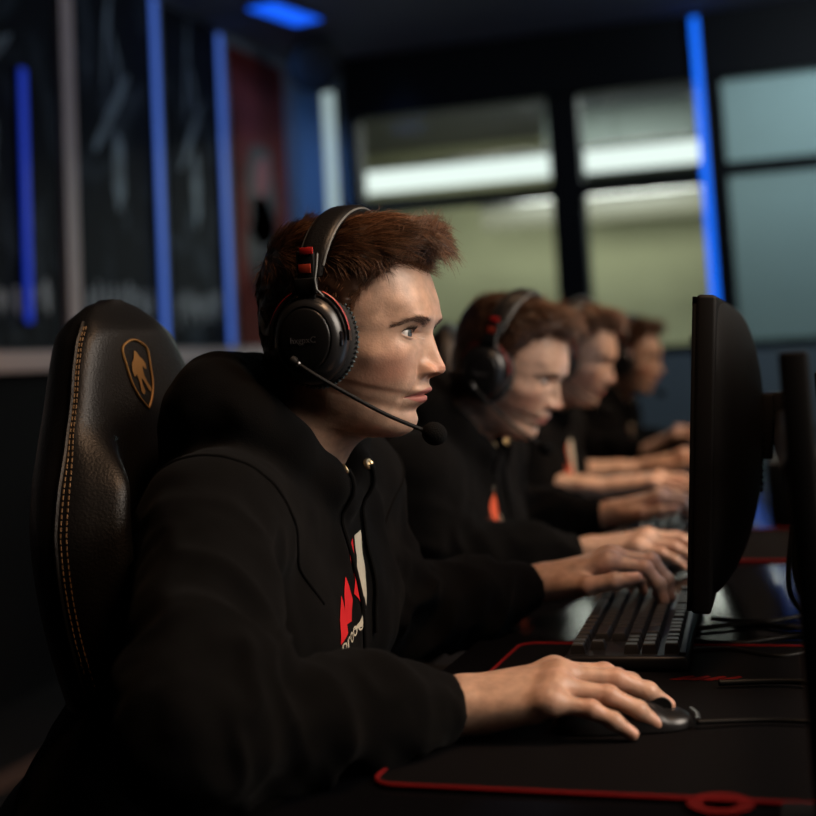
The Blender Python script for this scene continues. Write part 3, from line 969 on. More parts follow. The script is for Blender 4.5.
    if short:
        for s in (1, -1):
            f.rc((-.075, s * .05, Z(-.165)), sh[s], .056, .056, .05)
        tor = f
        for s in (1, -1):
            d = (el[s] - sh[s]); e_ = sh[s] + d * .74
            g = f.clone(); g.F[:] = .2
            g.rc(sh[s], sh[s] + d * .95, .060, .060, .01).cut(e_, d.normalized())
            tor.merge(g, .03)
        ring = [(.012, 0, -.150), (.0, .040, -.130), (-.035, .066, -.105), (-.075, .062, -.085), (-.098, 0, -.075), (-.075, -.062, -.085), (-.035, -.066, -.105), (.0, -.040, -.130)]
        tor.chain([(x, y, Z(z)) for x, y, z in ring], [.010] * 8, .02, closed=True)
    else:
        for s in (1, -1):
            f.rc((-.078, s * .05, Z(-.160)), sh[s], .060, .060, .05)
        tor = f
        for s in (1, -1):
            d1 = (el[s] - sh[s]).normalized(); d2 = (wr[s] - el[s]).normalized()
            cuff = wr[s] - d2 * c.get('cuff', .012)
            g = f.clone(); g.F[:] = .2
            g.rc(sh[s], el[s], .060, .053, .02)
            g.rc(el[s], cuff - d2 * .075, .055, .045, .03)
            g.rc(cuff - d2 * .075, cuff - d2 * .045, .044, .037, .02)
            lt = d2.cross(Vector((0, 0, 1))).normalized() * .0075
            for q in (-1, 1): g.rc(cuff - d2 * .06 + lt * q, cuff + d2 * .03 + lt * q, .0275, .0265, .012)
            g.cut(cuff, d2)
            tor.merge(g, .035)
        # hood: a thick roll round the neck, falling down the back
        ring = [(.008, 0, -.165), (.004, .040, -.139), (-.022, .076, -.104), (-.055, .096, -.074), (-.096, .080, -.052), (-.112, .045, -.048), (-.118, 0, -.048),
                (-.112, -.045, -.048), (-.096, -.080, -.052), (-.055, -.096, -.074), (-.022, -.076, -.104), (.004, -.040, -.139)]
        rr = [.011, .017, .026, .031, .035, .038, .039, .038, .035, .031, .026, .017]
        tor.chain([(x, y, Z(z)) for x, y, z in ring], rr, .018, closed=True)
        for y in (-.07, 0, .07):
            tor.rc((-.114, y, Z(-.085)), (-.134, y * .6, Z(-.165)), .046, .042, .04)
    v, q = tor.mesh()
    v = relax(v, q, 2, .5)
    # folds
    n = vnormals(v, q)
    d_ = np.zeros(len(v))
    for s in (1, -1):
        for a, b, amp, fr_ in ((sh[s], el[s], .0075, 26), (el[s], wr[s], .0060, 34)):
            a_, b_ = np.array(a), np.array(b); ab = b_ - a_; L = np.linalg.norm(ab)
            t = ((v - a_) @ ab) / L / L; D = v - a_ - np.clip(t, 0, 1)[:, None] * ab
            dist = np.linalg.norm(D, axis=1)
            w = sstep(.085, .055, dist) * sstep(-.15, .1, t) * sstep(1.0, .82, t)
            e1 = np.cross(ab, (0, 0, 1)); e1 /= np.linalg.norm(e1); e2 = np.cross(ab / L, e1)
            an = np.arctan2(D @ e1, D @ e2)
            cc = np.stack([t * L * fr_ + .9 * np.sin(an + s), np.cos(an) * 1.1, np.sin(an) * 1.1 + s * 9], 1)
            rg = 1 - np.abs(vnoise(cc, 3)) * 2
            elb = .45 + .9 * np.exp(-((t - (1 if fr_ < 30 else 0)) / .45) ** 2)
            d_ += amp * rg * w * elb * (1.2 if not short else .4)
    bw = sstep(Z(-.12), Z(-.2), v[:, 2])
    d_ += .0045 * bw * (1 - np.abs(vnoise(np.stack([v[:, 0] * 9, v[:, 1] * 16, v[:, 2] * 7 + v[:, 1] * 5], 1), 8)) * 2)
    d_ += .0022 * fbm(v * 30, 2, 4)
    v = v + n * d_[:, None]
    v = relax(v, q, 1, .4)
    cl = link_mesh(name, v, [tuple(map(int, x)) for x in q], M['shirt' if short else 'hoodie'], body)
    cb = BVHTree.FromPolygons([Vector(p) for p in v], [tuple(map(int, x)) for x in q])
    def on_chest(y, z, off=.0012):
        loc, nr, _, _ = cb.ray_cast(Vector((.062, y, Z(z))), Vector((-1, 0, 0)))
        if loc is None: return Vector((0, y, Z(z)))
        return loc + Vector((off, 0, 0))
    # ---------------- printed emblem
    ez, ey, es = c.get('emblem', (-.262, .0, 1.0))
    def decal(name_, poly, material, off=.0012, parent=cl):
        bm = bmesh.new()
        vs = [bm.verts.new((p[0], p[1], 0)) for p in poly]
        bm.faces.new(vs)
        bmesh.ops.triangulate(bm, faces=bm.faces[:])
        for _ in range(3):
            long = [e for e in bm.edges if e.calc_length() > .006]
            if not long: break
            bmesh.ops.subdivide_edges(bm, edges=long, cuts=1)
            bmesh.ops.triangulate(bm, faces=bm.faces[:])
        bm.verts.index_update()
        Vd = [on_chest(ey + v_.co.x * es * 1.3, ez + v_.co.y * es, off) for v_ in bm.verts]
        Fd = [tuple(v_.index for v_ in f_.verts) for f_ in bm.faces]
        bm.free()
        return link_mesh(name_, Vd, Fd, material, parent)
    R1 = M[c.get('print', 'red_print')]
    em = decal('chest_emblem', [(.036, .050), (.012, .026), (.000, -.004), (.010, -.018), (.022, .004), (.031, .030)], R1)
    decal('emblem_panel', [(-.006, .016), (-.020, -.004), (-.030, -.030), (-.014, -.030), (-.004, -.010)], R1, parent=em)
    decal('emblem_panel', [(-.026, .000), (-.040, -.022), (-.048, -.046), (-.030, -.038), (-.024, -.022)], R1, parent=em)
    W1 = M['white_print']
    decal('emblem_outline', [(.052, .056), (.040, .052), (.036, .030), (.026, .002), (.010, -.024), (.000, -.034), (-.012, -.040), (.004, -.040), (.020, -.032), (.030, -.036), (.034, -.024), (.044, .010), (.050, .036)], W1, parent=em)
    decal('emblem_outline', [(.020, -.012), (.030, -.014), (.033, -.028), (.024, -.028)], M['shirt'], .0017, parent=em)
    # word below the emblem
    tm = text_mb('prooe', .021 * es, Matrix.Identity(4), 0, 'LEFT')
    Vt = [on_chest(ey + (-.060 * es + p[0] * 1.3), ez - .050 * es + p[1] + p[0] * .28, .0012) for p in tm.v]
    link_mesh('emblem_word', Vt, tm.f, W1, em, smooth=False)
    if not short:
        # drawstrings with brass eyelets, a seam over each shoulder, ribbed cuffs
        for s in (1, -1):
            y0 = s * .030
            o = on_chest(y0, -.130, .002)
            pts = [o + Vector((.001, 0, 0))]
            LEN = .17 if s > 0 else .20
            for i in range(1, 24):
                t = i / 23
                pts.append(on_chest(y0 + s * .003 * math.sin(t * 5) - s * .010 * t + .004 * t, -.130 - LEN * t, .0035))
            MB().tube(pts, .0024, 8).build('drawstring', M['cord'], cl)
            loc, nr, _, _ = cb.ray_cast(Vector((.3, y0, Z(-.130))), Vector((-1, 0, 0)))
            rt = (nr if nr is not None else Vector((1, 0, 0))).to_track_quat('Z', 'Y').to_matrix()
            MB().lathe([(.0022, .0004), (.0030, .0018), (.0048, .0022), (.0060, .0010), (.0062, -.0010)], loc if loc is not None else o, rt, 20).build('eyelet', M['brass'], cl)
        for s in (1, -1):
            d2 = (wr[s] - el[s]).normalized(); cuff = wr[s] - d2 * c.get('cuff', .012)
            rot = d2.to_track_quat('Z', 'Y').to_matrix()
            mb = MB(); V_ = []; F_ = []; n_ = 72
            rows = [(.0315, .001), (.0350, .000), (.0362, -.006), (.0365, -.040), (.0375, -.052), (.031, -.056)]
            for r_, z_ in rows:
                for k_ in range(n_):
                    a = 2 * PI * k_ / n_; r2 = r_ * (1 + .018 * math.cos(a * 36))
                    V_.append(Vector(cuff) + rot @ Vector((r2 * math.cos(a), r2 * .82 * math.sin(a), z_)))
            for i in range(len(rows) - 1):
                for k_ in range(n_):
                    l = (k_ + 1) % n_
                    F_.append((i * n_ + k_, (i + 1) * n_ + k_, (i + 1) * n_ + l, i * n_ + l))
            mb.add(V_, F_); mb.build('cuff', M['hoodie'], cl, sharp=None)
            # arm-hole seam
            ax = (el[s] - sh[s]).normalized() * .6 + Vector((0, s, -.15)).normalized() * .4; ax.normalize()
            c0 = sh[s] + Vector((0, -s * .012, -.01)); e1 = ax.orthogonal().normalized(); e2 = ax.cross(e1)
            pts = []
            for i in range(120):
                a = 2 * PI * i / 120
                dr = e1 * math.cos(a) + e2 * math.sin(a)
                loc, nr, _, dist = cb.ray_cast(c0 + dr * .16, -dr)
                if loc is not None and dist < .13 and loc.z > sh[s].z - .085 and (not pts or (loc - pts[-1]).length < .016): pts.append(loc + nr * .0006)
                elif len(pts) > 4: break
            if len(pts) > 6: MB().tube(pts, .0016, 6).build('armhole_seam', M['hoodie'], cl)
    # trousers and shoes
    f = Field((-.45, -.32, .02), (.40, .32, .72), .009)
    for s in (1, -1):
        f.rc((-.225, s * .085, .55), (.215, s * .125, .585), .105, .075, .04)
        f.rc((.215, s * .125, .585), (.16, s * .13, .10), .070, .058, .04)
    f.rc((-.235, -.07, .60), (-.235, .07, .60), .13, .13, .06)
    v, q = f.mesh()
    link_mesh('trousers', relax(v, q, 2), [tuple(map(int, x)) for x in q], M['trousers'], body)
    for s in (1, -1):
        f = Field((.0, s * .13 - .08, -.01), (.40, s * .13 + .08, .17), .006)
        f.chain([(.135, s * .13, .040), (.22, s * .132, .036), (.31, s * .137, .030)], [.043, .045, .036], .02)
        f.rc((.155, s * .13, .10), (.17, s * .13, .06), .050, .046, .03)
        f.cut((0, 0, .004), (0, 0, -1))
        v, q = f.mesh()
        link_mesh('shoe', relax(v, q, 1), [tuple(map(int, x)) for x in q], M['shoe'], body)
    # the headset is a thing of its own, worn on the head
    return body

HEADSETS = []
def place_headset(c, label):
    hx, hy, hz = c['head']
    if not HEADSETS:
        e = empty('headset'); build_headset(e); HEADSETS.append(e)
    else:
        e = copy_tree(HEADSETS[0])
    Mx = Matrix.Translation((hx, hy, 0)) @ Matrix.Rotation(math.radians(c.get('yaw', 0)), 4, 'Z') @ Matrix.Translation((.0, 0, hz)) @ pitch_matrix(c['pitch']) @ Matrix.Translation((.014, 0, 0))
    e.matrix_world = Mx
    tag(e, label, 'headset', 'headsets worn by the players')
    return e
# ------------------------------------------------------------------ gaming chair
CZ_ = np.array([.46, .54, .62, .69, .75, .82, .88, .94, .985, 1.02, 1.06, 1.10, 1.13, 1.154, 1.168, 1.176])
CW_ = np.array([.190, .160, .148, .150, .165, .182, .188, .182, .164, .142, .120, .103, .087, .065, .042, .012])
def chair_pt(z, a):
    i = float(np.interp(z, CZ_, np.arange(len(CZ_))))
    w = float(catmull(CW_, [i])[0])
    x0 = -.20 * (z - .46) - .02
    thick = .070 * (1 - float(sstep(1.0, 1.18, z)) * .35)
    endc = 1 - float(sstep(1.135, 1.178, z)) * .72
    ca, sa = math.cos(a), math.sin(a)
    y = w * math.copysign(abs(sa) ** .72, sa)
    s = abs(y) / w
    if ca >= 0:   # front: bolsters come forward at the sides
        bol = .042 * float(sstep(.52, .82, s)) * (1 - float(sstep(.98, 1.05, z))) * (1 - .7 * float(sstep(.80, 1.0, s)))
        lum = .012 * math.cos(s * 2.2) * (.5 + .5 * math.sin((z - .5) * 7))
        x = x0 + (abs(ca) ** .55 * .030 + lum) * endc + bol * min(1, abs(ca) * 3)
    else:
        x = x0 - abs(ca) ** .9 * thick * endc + .012 * math.cos(s * 2.2) * (.5 + .5 * math.sin((z - .5) * 7)) * endc * max(0, 1 + ca * 3)
    return (x, y, z)

def chair_back_mesh():
    """rows up the backrest; y across, x front, leaning back"""
    m = 72
    zs = [float(np.interp(i, np.arange(len(CZ_)), CZ_)) for i in np.linspace(0, len(CZ_) - 1, 75)]
    V = [chair_pt(z, 2 * PI * k / m) for z in zs for k in range(m)]
    F_ = []
    R = len(zs)
    for i in range(R - 1):
        for k in range(m):
            l = (k + 1) % m
            F_.append((i * m + k, i * m + l, (i + 1) * m + l, (i + 1) * m + k))
    F_.append(tuple(range(m))[::-1]); F_.append(tuple((R - 1) * m + k for k in range(m)))
    return V, F_

SHIELD = [(0, -.036), (-.010, -.026), (-.0185, -.010), (-.0215, .008), (-.0225, .026), (-.012, .0335), (0, .036), (.012, .0335), (.0225, .026), (.0215, .008), (.0185, -.010), (.010, -.026)]

def make_chair():
    root = empty('gaming_chair')
    V, F_ = chair_back_mesh()
    bk = link_mesh('backrest', V, F_, M['leather'], root, sharp=60)
    cb = BVHTree.FromPolygons([Vector(p) for p in V], F_)
    def front(y, z, off):
        loc, nr, _, _ = cb.ray_cast(Vector((.4, y, z)), Vector((-1, 0, 0)))
        return (loc + nr * off) if loc is not None else None
    # piping and stitching along both sides
    for s in (-1, 1):
        zs = np.linspace(.50, 1.150, 100)
        def edge(ang, off):
            out = []
            for z in zs:
                p0, p1 = Vector(chair_pt(z, s * (ang - .02))), Vector(chair_pt(z, s * (ang + .02)))
                p = (p0 + p1) / 2; n = Vector((1, s * .9, 0)).normalized()
                out.append(p + n * off)
            return np.array([tuple(p) for p in out])
        MB().tube(edge(1.50, .0010), .0024, 6).build('edge_piping', M['leather'], bk)
        st = MB()
        for ang in (1.44, 1.37):
            dense = catmull(edge(ang, .0006), np.linspace(0, len(zs) - 1, 230))
            for i in range(0, 228, 2):
                pa, pb = Vector(dense[i]), Vector(dense[i + 1])
                st.tube([pa, pa + (pb - pa) * 1.3], .0008, 4)
        st.build('stitching', M['thread'], bk)
    # shield badge on the head part
    mb = MB()
    pts = [front(x * 1.0 - .020, 1.093 + y * 1.02, .001) for x, y in SHIELD]
    dense = catmull(np.array([tuple(p) for p in pts + pts[:1]]), np.linspace(0, len(pts), 72)[:-1])
    mb.tube(dense, .0013, 6, closed=True)
    bd = mb.build('shield_badge', M['gold'], bk)
    # rearing beast of the badge: body, neck, legs and tail as one raised figure
    fig = [(-.003, .026), (.001, .0235), (.0035, .019), (.0085, .016), (.0120, .011), (.0115, .005), (.0085, .006), (.0065, .009), (.0045, .006), (.0050, -.002), (.0085, -.010), (.0125, -.016), (.0120, -.021),
           (.0080, -.018), (.0030, -.009), (-.0005, -.004), (-.0015, -.011), (.0005, -.019), (-.0025, -.023), (-.0060, -.019), (-.0055, -.008), (-.0070, .000), (-.0120, -.003), (-.0135, .004), (-.0115, .012), (-.0070, .0165), (-.0050, .021)]
    fv = [front(x * 1.05 - .020, 1.093 + y * .98, .0012) for x, y in fig]
    bm = bmesh.new(); bm.faces.new([bm.verts.new(p) for p in fv]); bmesh.ops.triangulate(bm, faces=bm.faces[:]); bm.verts.index_update()
    link_mesh('badge_figure', [v.co.copy() for v in bm.verts], [tuple(v.index for v in f.verts) for f in bm.faces], M['gold'], bd, smooth=False); bm.free()
    # seat
    f = Field((-.08, -.34, .36), (.52, .34, .56), .009)
    for y in (-.15, 0, .15): f.rc((.03, y, .445), (.43, y, .440), .050, .048, .03)
    for s in (-1, 1): f.rc((.04, s * .235, .465), (.42, s * .235, .455), .042, .038, .03)
    v, q = f.mesh(); link_mesh('seat', relax(v, q, 1), [tuple(map(int, x)) for x in q], M['leather'], root)
    for s in (-1, 1):
        ar = MB(); ar.box((.14, s * .335, .655), (.27, .085, .032), None, .015, seg=4); ao = ar.build('armrest', M['matte'], root)
        po = MB(); po.box((.12, s * .335, .53), (.06, .022, .22), None, .006); po.box((.12, s * .27, .415), (.07, .16, .018), None, .005); po.build('armrest_post', M['matte'], ao)
    MB().lathe([(.045, .20), (.045, .30), (.028, .30), (.028, .395), (.09, .395), (.10, .405)], (.22, 0, 0), None, 28).build('gas_lift', M['metal'], root)
    ba = MB()
    for i in range(5):
        a = 2 * PI * i / 5 + .3
        d = Vector((math.cos(a), math.sin(a), 0))
        ba.tube([Vector((.22, 0, .20)) + d * .03, Vector((.22, 0, .165)) + d * .16, Vector((.22, 0, .105)) + d * .31], [.034, .027, .019], 10)
    ba.build('base', M['metal'], root)
    for i in range(5):
        a = 2 * PI * i / 5 + .3
        p = Vector((.22 + math.cos(a) * .31, math.sin(a) * .31, .036))
        w = MB()
        for e in (-1, 1):
            w.lathe([(.010, -.010), (.030, -.010), (.034, -.006), (.034, .006), (.030, .010), (.010, .010)], p + Vector((-math.sin(a), math.cos(a), 0)) * .014 * e, Vector((-math.sin(a), math.cos(a), 0)).to_track_quat('Z', 'Y').to_matrix(), 22)
        w.tube([p, p + Vector((0, 0, .07))], .008, 8)
        w.build('caster', M['matte'], root)
    return root

# ------------------------------------------------------------------ keyboard, mouse, mat, monitors
def make_keyboard():
    """length along y (.36), keys face up, +y is the player's left end of the board"""
    root = empty('keyboard')
    L, W = .362, .128
    b = MB(); b.box((0, 0, .010), (W, L, .016), None, .005, seg=3)
    b.build('case', M['keyframe'], root)
    tr = MB(); tr.box((W / 2 - .006, 0, .019), (.008, L - .01, .004), None, .0015); tr.build('top_strip', M['keyframe'], root)
    u = .0189
    rows = [  # distance from the front, list of (width units)
        [1.25, 1.25, 1.25, 6.25, 1.25, 1.25, 1.25, 1.25, .25, 1, 1, 1],
        [2.25] + [1] * 10 + [2.75, .25, -1, 1, -1],
        [1.75] + [1] * 11 + [2.25],
        [1.5] + [1] * 12 + [1.5, .25, 1, 1, 1],
        [1] * 13 + [2, .25, 1, 1, 1],
        [1, -1, 1, 1, 1, 1, -.5, 1, 1, 1, 1, -.5, 1, 1, 1, 1, .25, 1, 1, 1]]
    xs = [-.050, -.031, -.0125, .006, .0245, .0475]
    n = 0
    for r, (x, row) in enumerate(zip(xs, rows)):
        yy = .174
        for w in row:
            if w == .25 or w < 0:
                yy -= abs(w) * u * (1 if w != .25 else 1); continue
            c = yy - w * u / 2; wk = w * u - .0022
            top = Vector((.0130, wk - .0045, 0)); h0, h1 = .017, .0275 - .0012 * math.sin(r * .9)
            V = []
            for z, k in ((h0, 0.0), (h1 - .0012, .0019), (h1, .0028)):
                for sx, sy in ((-1, -1), (1, -1), (1, 1), (-1, 1)):
                    V.append((x + sx * (.0083 - k), c + sy * (wk / 2 - k), z))
            Fk = [(8, 9, 10, 11)]
            for i in (0, 1):
                for k in range(4): Fk.append((i * 4 + k, i * 4 + (k + 1) % 4, i * 4 + 4 + (k + 1) % 4, i * 4 + 4 + k))
            MB().add(V, Fk).build('key', M['key'], root, sharp=25)
            yy -= w * u
    return root

def make_mouse():
    root = empty('computer_mouse')
    V = []; Fc = []; nu, nv = 40, 22
    for i in range(nu + 1):
        t = i / nu; x = -.062 + .124 * t
        w = .0325 * (1 - abs(2 * t - 1) ** 3.2) ** .5 * (1 - .12 * math.sin(t * PI)) + .0005
        hgt = (.017 + .022 * math.sin(min(t * 1.25, 1) * PI) ** .8 * (1 - .25 * t)) * (1 - abs(2 * t - 1) ** 5) ** .5 + .003
        for k in range(nv):
            a = PI * k / (nv - 1)
            V.append((x, w * math.copysign(abs(math.cos(a)) ** .75, math.cos(a)), .002 + hgt * math.sin(a) ** .8))
    for i in range(nu):
        for k in range(nv - 1):
            Fc.append((i * nv + k, (i + 1) * nv + k, (i + 1) * nv + k + 1, i * nv + k + 1))
        Fc.append((i * nv + nv - 1, (i + 1) * nv + nv - 1, (i + 1) * nv, i * nv))
    Fc.append(tuple(range(nv))); Fc.append(tuple((nu * nv + k) for k in range(nv))[::-1])
    link_mesh('shell', V, Fc, M['satin'], root, sharp=50)
    MB().lathe([(.004, -.003), (.010, -.0035), (.011, 0), (.010, .0035), (.004, .003)], (.034, 0, .0235), Matrix.Rotation(PI / 2, 3, 'X'), 24).build('scroll_wheel', M['matte'], root)
    MB().tube([(.064, -.020, .012), (.066, 0, .0125), (.064, .020, .012)], .0022, 8).build('nose_trim', M['silver'], root)
    return root

def rounded_rect(w, h, r, n=8):
    P = []
    for cx, cy, a0 in ((w / 2 - r, h / 2 - r, 0), (-w / 2 + r, h / 2 - r, PI / 2), (-w / 2 + r, -h / 2 + r, PI), (w / 2 - r, -h / 2 + r, 1.5 * PI)):
        for i in range(n + 1):
            a = a0 + PI / 2 * i / n
            P.append((cx + r * math.cos(a), cy + r * math.sin(a)))
    return P

def make_monitor(screen_mat):
    """screen faces -x, panel in the yz plane, origin on the desk under it"""
    root = empty('monitor')
    W, H, z0 = .545, .315, .245            # z0: centre height
    p = MB(); p.box((.0, 0, z0), (.020, W, H), None, .004, seg=3); p.build('bezel', M['matte'], root)
    sc = MB(); sc.box((-.0102, 0, z0 + .004), (.001, W - .016, H - .026), None, 0); sc.build('screen', screen_mat, root)
    rim = MB(); a_, b_ = W / 2 - .002, H / 2 - .002
    for lo, hi in (((-.0140, -a_, z0 + b_ - .008), (-.0095, a_, z0 + b_)), ((-.0140, -a_, z0 - b_), (-.0095, a_, z0 - b_ + .016)), ((-.0140, -a_, z0 - b_), (-.0095, -a_ + .008, z0 + b_)), ((-.0140, a_ - .008, z0 - b_), (-.0095, a_, z0 + b_))): rim.box2(lo, hi, .001)
    rim.build('rim', M['matte'], root)
    # bulging back housing
    V = []; Fc = []; nr, nc = 22, 56
    for i in range(nr + 1):
        t = i / nr
        s = math.cos(t * PI / 2)
        x = .009 + .044 * math.sin(t * PI / 2)
        for k in range(nc):
            a = 2 * PI * k / nc; ca, sa = math.cos(a), math.sin(a)
            V.append((x, (W / 2 - .006) * s * math.copysign(abs(ca) ** (.30 + .5 * min(1, 2.5 * t)), ca), z0 + (H / 2 - .004) * s * math.copysign(abs(sa) ** (.30 + .5 * min(1, 2.5 * t)), sa)))
    for i in range(nr):
        for k in range(nc):
            l = (k + 1) % nc
            Fc.append((i * nc + k, i * nc + l, (i + 1) * nc + l, (i + 1) * nc + k))
    Fc.append(tuple(nr * nc + k for k in range(nc)))
    hs = link_mesh('back_housing', V, Fc, M['matte'], root, sharp=50)
    vt = MB()
    for i in range(9):
        zc = z0 - .055 + i * .0075
        vt.box((.0520, 0, zc), (.003, .13, .0030), None, 0)
    vt.build('vent_grille', M['gloss'], hs)
    MB().box((.057, 0, z0 + .015), (.014, .075, .075), None, .003).build('mount_plate', M['metal'], root)
    return root
# ================================================================== camera
# room axes: y runs along the row of players, x is the way they face, z up
F_PX, YAW, PITCH, ROLL = 1350.0, math.radians(17.9), math.atan(.096), .055
cam = bpy.data.cameras.new('camera'); co = bpy.data.objects.new('camera', cam); COL.objects.link(co)
cam.sensor_width = 36; cam.lens = F_PX * 36 / 816
hv = Vector((-math.sin(YAW), math.cos(YAW), 0)); rv = Vector((math.cos(YAW), math.sin(YAW), 0)); uv = Vector((0, 0, 1))
fv = hv * math.cos(PITCH) + uv * math.sin(PITCH); u0 = uv * math.cos(PITCH) - hv * math.sin(PITCH)
cu_ = u0 * math.cos(ROLL) + rv * math.sin(ROLL); cr_ = rv * math.cos(ROLL) - u0 * math.sin(ROLL)
co.matrix_world = Matrix.Translation((0, 0, 1.09)) @ Matrix((cr_, cu_, -fv)).transposed().to_4x4()
cam.shift_y = -(408 - 232.4) / 816
cam.clip_start = .05; cam.clip_end = 60
cam.dof.use_dof = True; cam.dof.focus_distance = 1.335; cam.dof.aperture_fstop = 3.0
SC.camera = co

# ================================================================== room shell
WX, BY, CEIL = -2.89, 7.0, 2.80
M['wall_paint'] = mat('blue_grey_paint', (.16, .18, .21), .8, var=.08, vscale=1.5)
M['wall_dark'] = mat('charcoal_paint', (.003, .003, .0035), .85, spec=.1, var=.15, vscale=2)
M['ceiling'] = mat('grey_ceiling', (.22, .22, .25), .9, var=.06, vscale=2)
M['floor'] = mat('dark_floor', (.010, .009, .009), .6, spec=.15, var=.25, vscale=3)
M['frame_dark'] = mat('black_window_frame', (.004, .0045, .006), .6, spec=.15)
M['rail_white'] = mat('pinkish_white_trim', (.52, .40, .37), .6)
def struct(name, mb, m, parent=None, sharp=35):
    o = mb.build(name, m, parent, smooth=False)
    if parent is None: o['kind'] = 'structure'
    return o
struct('floor', MB().box2((WX - .2, -3.2, -.1), (4.2, 11.2, 0)), M['floor'])
struct('ceiling', MB().box2((WX - .2, -3.2, CEIL), (4.2, 11.2, CEIL + .1)), M['ceiling'])
struct('wall_left', MB().box2((WX - .15, -3.1, 0), (WX, BY + .14, CEIL)), M['wall_paint'])
struct('wall_right', MB().box2((4, -3.1, 0), (4.15, 11.1, CEIL)), M['wall_dark'])
struct('wall_front', MB().box2((WX - .1, -3.15, 0), (4.1, -3, CEIL)), M['wall_dark'])
# the far wall: solid below the sill and left of the glazing, a dark head above it
M['wall_far'] = mat('slate_paint', (.15, .19, .21), .75, var=.08, vscale=2)
struct('wall_back', MB().box2((WX, BY, 0), (4, BY + .14, 1.06)).box2((WX, BY, 1.06), (-2.60, BY + .14, CEIL)), M['wall_far'])
struct('trim_1', MB().box2((-2.60, BY - .01, 2.465), (4, BY + .13, CEIL)), M['frame_dark'])
# dark dado under the posters and a pale rail on top of it
struct('trim_2', MB().box2((WX, -3, 0), (WX + .012, BY, 1.13)), M['wall_dark'])
struct('trim_3', MB().box2((WX, -3, 1.13), (WX + .045, BY, 1.205), .006), M['rail_white'])
struct('baseboard_left', MB().box2((WX + .012, -3, 0), (WX + .03, BY, .03), .004), M['wall_dark'])
# brown edge strip across the floor behind the chairs
M['brown_edge'] = mat('brown_floor_strip', (.075, .040, .028), .6)
struct('trim_7', MB().box2((-2.37, -2.9, 0), (-2.275, BY, .006)), M['brown_edge'])

# windows: three bays of dark frame with a transom, glass panes of their own
def glass_mat():
    m = bpy.data.materials.new('window_glass'); m.use_nodes = True
    nt = m.node_tree; b = next(n for n in nt.nodes if n.type == 'BSDF_PRINCIPLED'); nt.nodes.remove(b)
    out = next(n for n in nt.nodes if n.type == 'OUTPUT_MATERIAL')
    t = nt.nodes.new('ShaderNodeBsdfTransparent'); t.inputs[0].default_value = (.86, .90, .88, 1)
    g = nt.nodes.new('ShaderNodeBsdfGlossy'); g.inputs['Roughness'].default_value = .03
    fr = nt.nodes.new('ShaderNodeFresnel'); fr.inputs[0].default_value = 1.06
    mx = nt.nodes.new('ShaderNodeMixShader')
    nt.links.new(fr.outputs[0], mx.inputs[0]); nt.links.new(t.outputs[0], mx.inputs[1]); nt.links.new(g.outputs[0], mx.inputs[2]); nt.links.new(mx.outputs[0], out.inputs[0])
    return m
M['glass'] = glass_mat()
bays = [(-2.60, -1.36), (-1.36, -.61), (-.61, .62), (.62, 1.85), (1.85, 4.0)]
for i, (x0, x1) in enumerate(bays):
    z0, z1 = 1.06, 2.465
    fr = MB(); e = .075
    fr.box2((x0, BY, z0), (x0 + (.07 if i != 1 else .075), BY + .12, z1)); fr.box2((x1 - (.09 if i == 0 else .04), BY, z0), (x1, BY + .12, z1))
    fr.box2((x0, BY, z0), (x1, BY + .12, z0 + .045)); fr.box2((x0, BY, z1 - .01), (x1, BY + .12, z1))
    tz = 1.955 if i < 2 else 1.985
    fr.box2((x0, BY + .005, tz - .035), (x1, BY + .115, tz + .03))
    w = fr.build('window_%d' % (i + 1), M['frame_dark'], None, smooth=False); w['kind'] = 'structure'
    MB().box2((x0 + .03, BY + .055, z0 + .03), (x1 - .03, BY + .061, tz)).build('lower_pane', M['glass'], w, smooth=False)
    MB().box2((x0 + .03, BY + .055, tz), (x1 - .03, BY + .061, z1 - .005)).build('upper_pane', M['glass'], w, smooth=False)

# the lit room beyond the glass
M['beige'] = mat('sage_wall_paint', (.48, .475, .31), .85, var=.12, vscale=1.2)
M['beam_dark'] = mat('grey_bulkhead', (.10, .12, .12), .85)
M['blind'] = mat('grey_roller_blind', (.26, .32, .34), .85, bump=.2, bscale=300)
FY = 10.4
struct('wall_far_room', MB().box2((-5.5, FY, 0), (4, FY + .15, CEIL)), M['beige'])
struct('wall_far_room_left', MB().box2((-5.6, BY + .14, 0), (-5.5, FY, CEIL)).box2((-5.5, BY + .14, 0), (WX - .1, BY + .2, CEIL)), M['beige'])
struct('floor_far_room', MB().box2((-5.6, BY + .14, -.1), (WX - .2, 11.2, 0)), M['floor'])
struct('ceiling_far_room', MB().box2((-5.6, BY + .14, CEIL), (WX - .2, 11.2, CEIL + .1)), M['ceiling'])
struct('trim_4', MB().box2((-1.95, FY - 1.1, 2.36), (4, FY, CEIL)), M['beam_dark'])
struct('trim_5', MB().box2((-.82, FY - .5, 0), (-.42, FY, CEIL)), M['beam_dark'])
# the blinds let light through
nt, b = nodes(M['blind'])
out = next(n for n in nt.nodes if n.type == 'OUTPUT_MATERIAL')
tl = nt.nodes.new('ShaderNodeBsdfTranslucent'); tl.inputs[0].default_value = (.33, .385, .40, 1)
mx = nt.nodes.new('ShaderNodeMixShader'); mx.inputs[0].default_value = .75
nt.links.new(b.outputs[0], mx.inputs[1]); nt.links.new(tl.outputs[0], mx.inputs[2]); nt.links.new(mx.outputs[0], out.inputs[0])
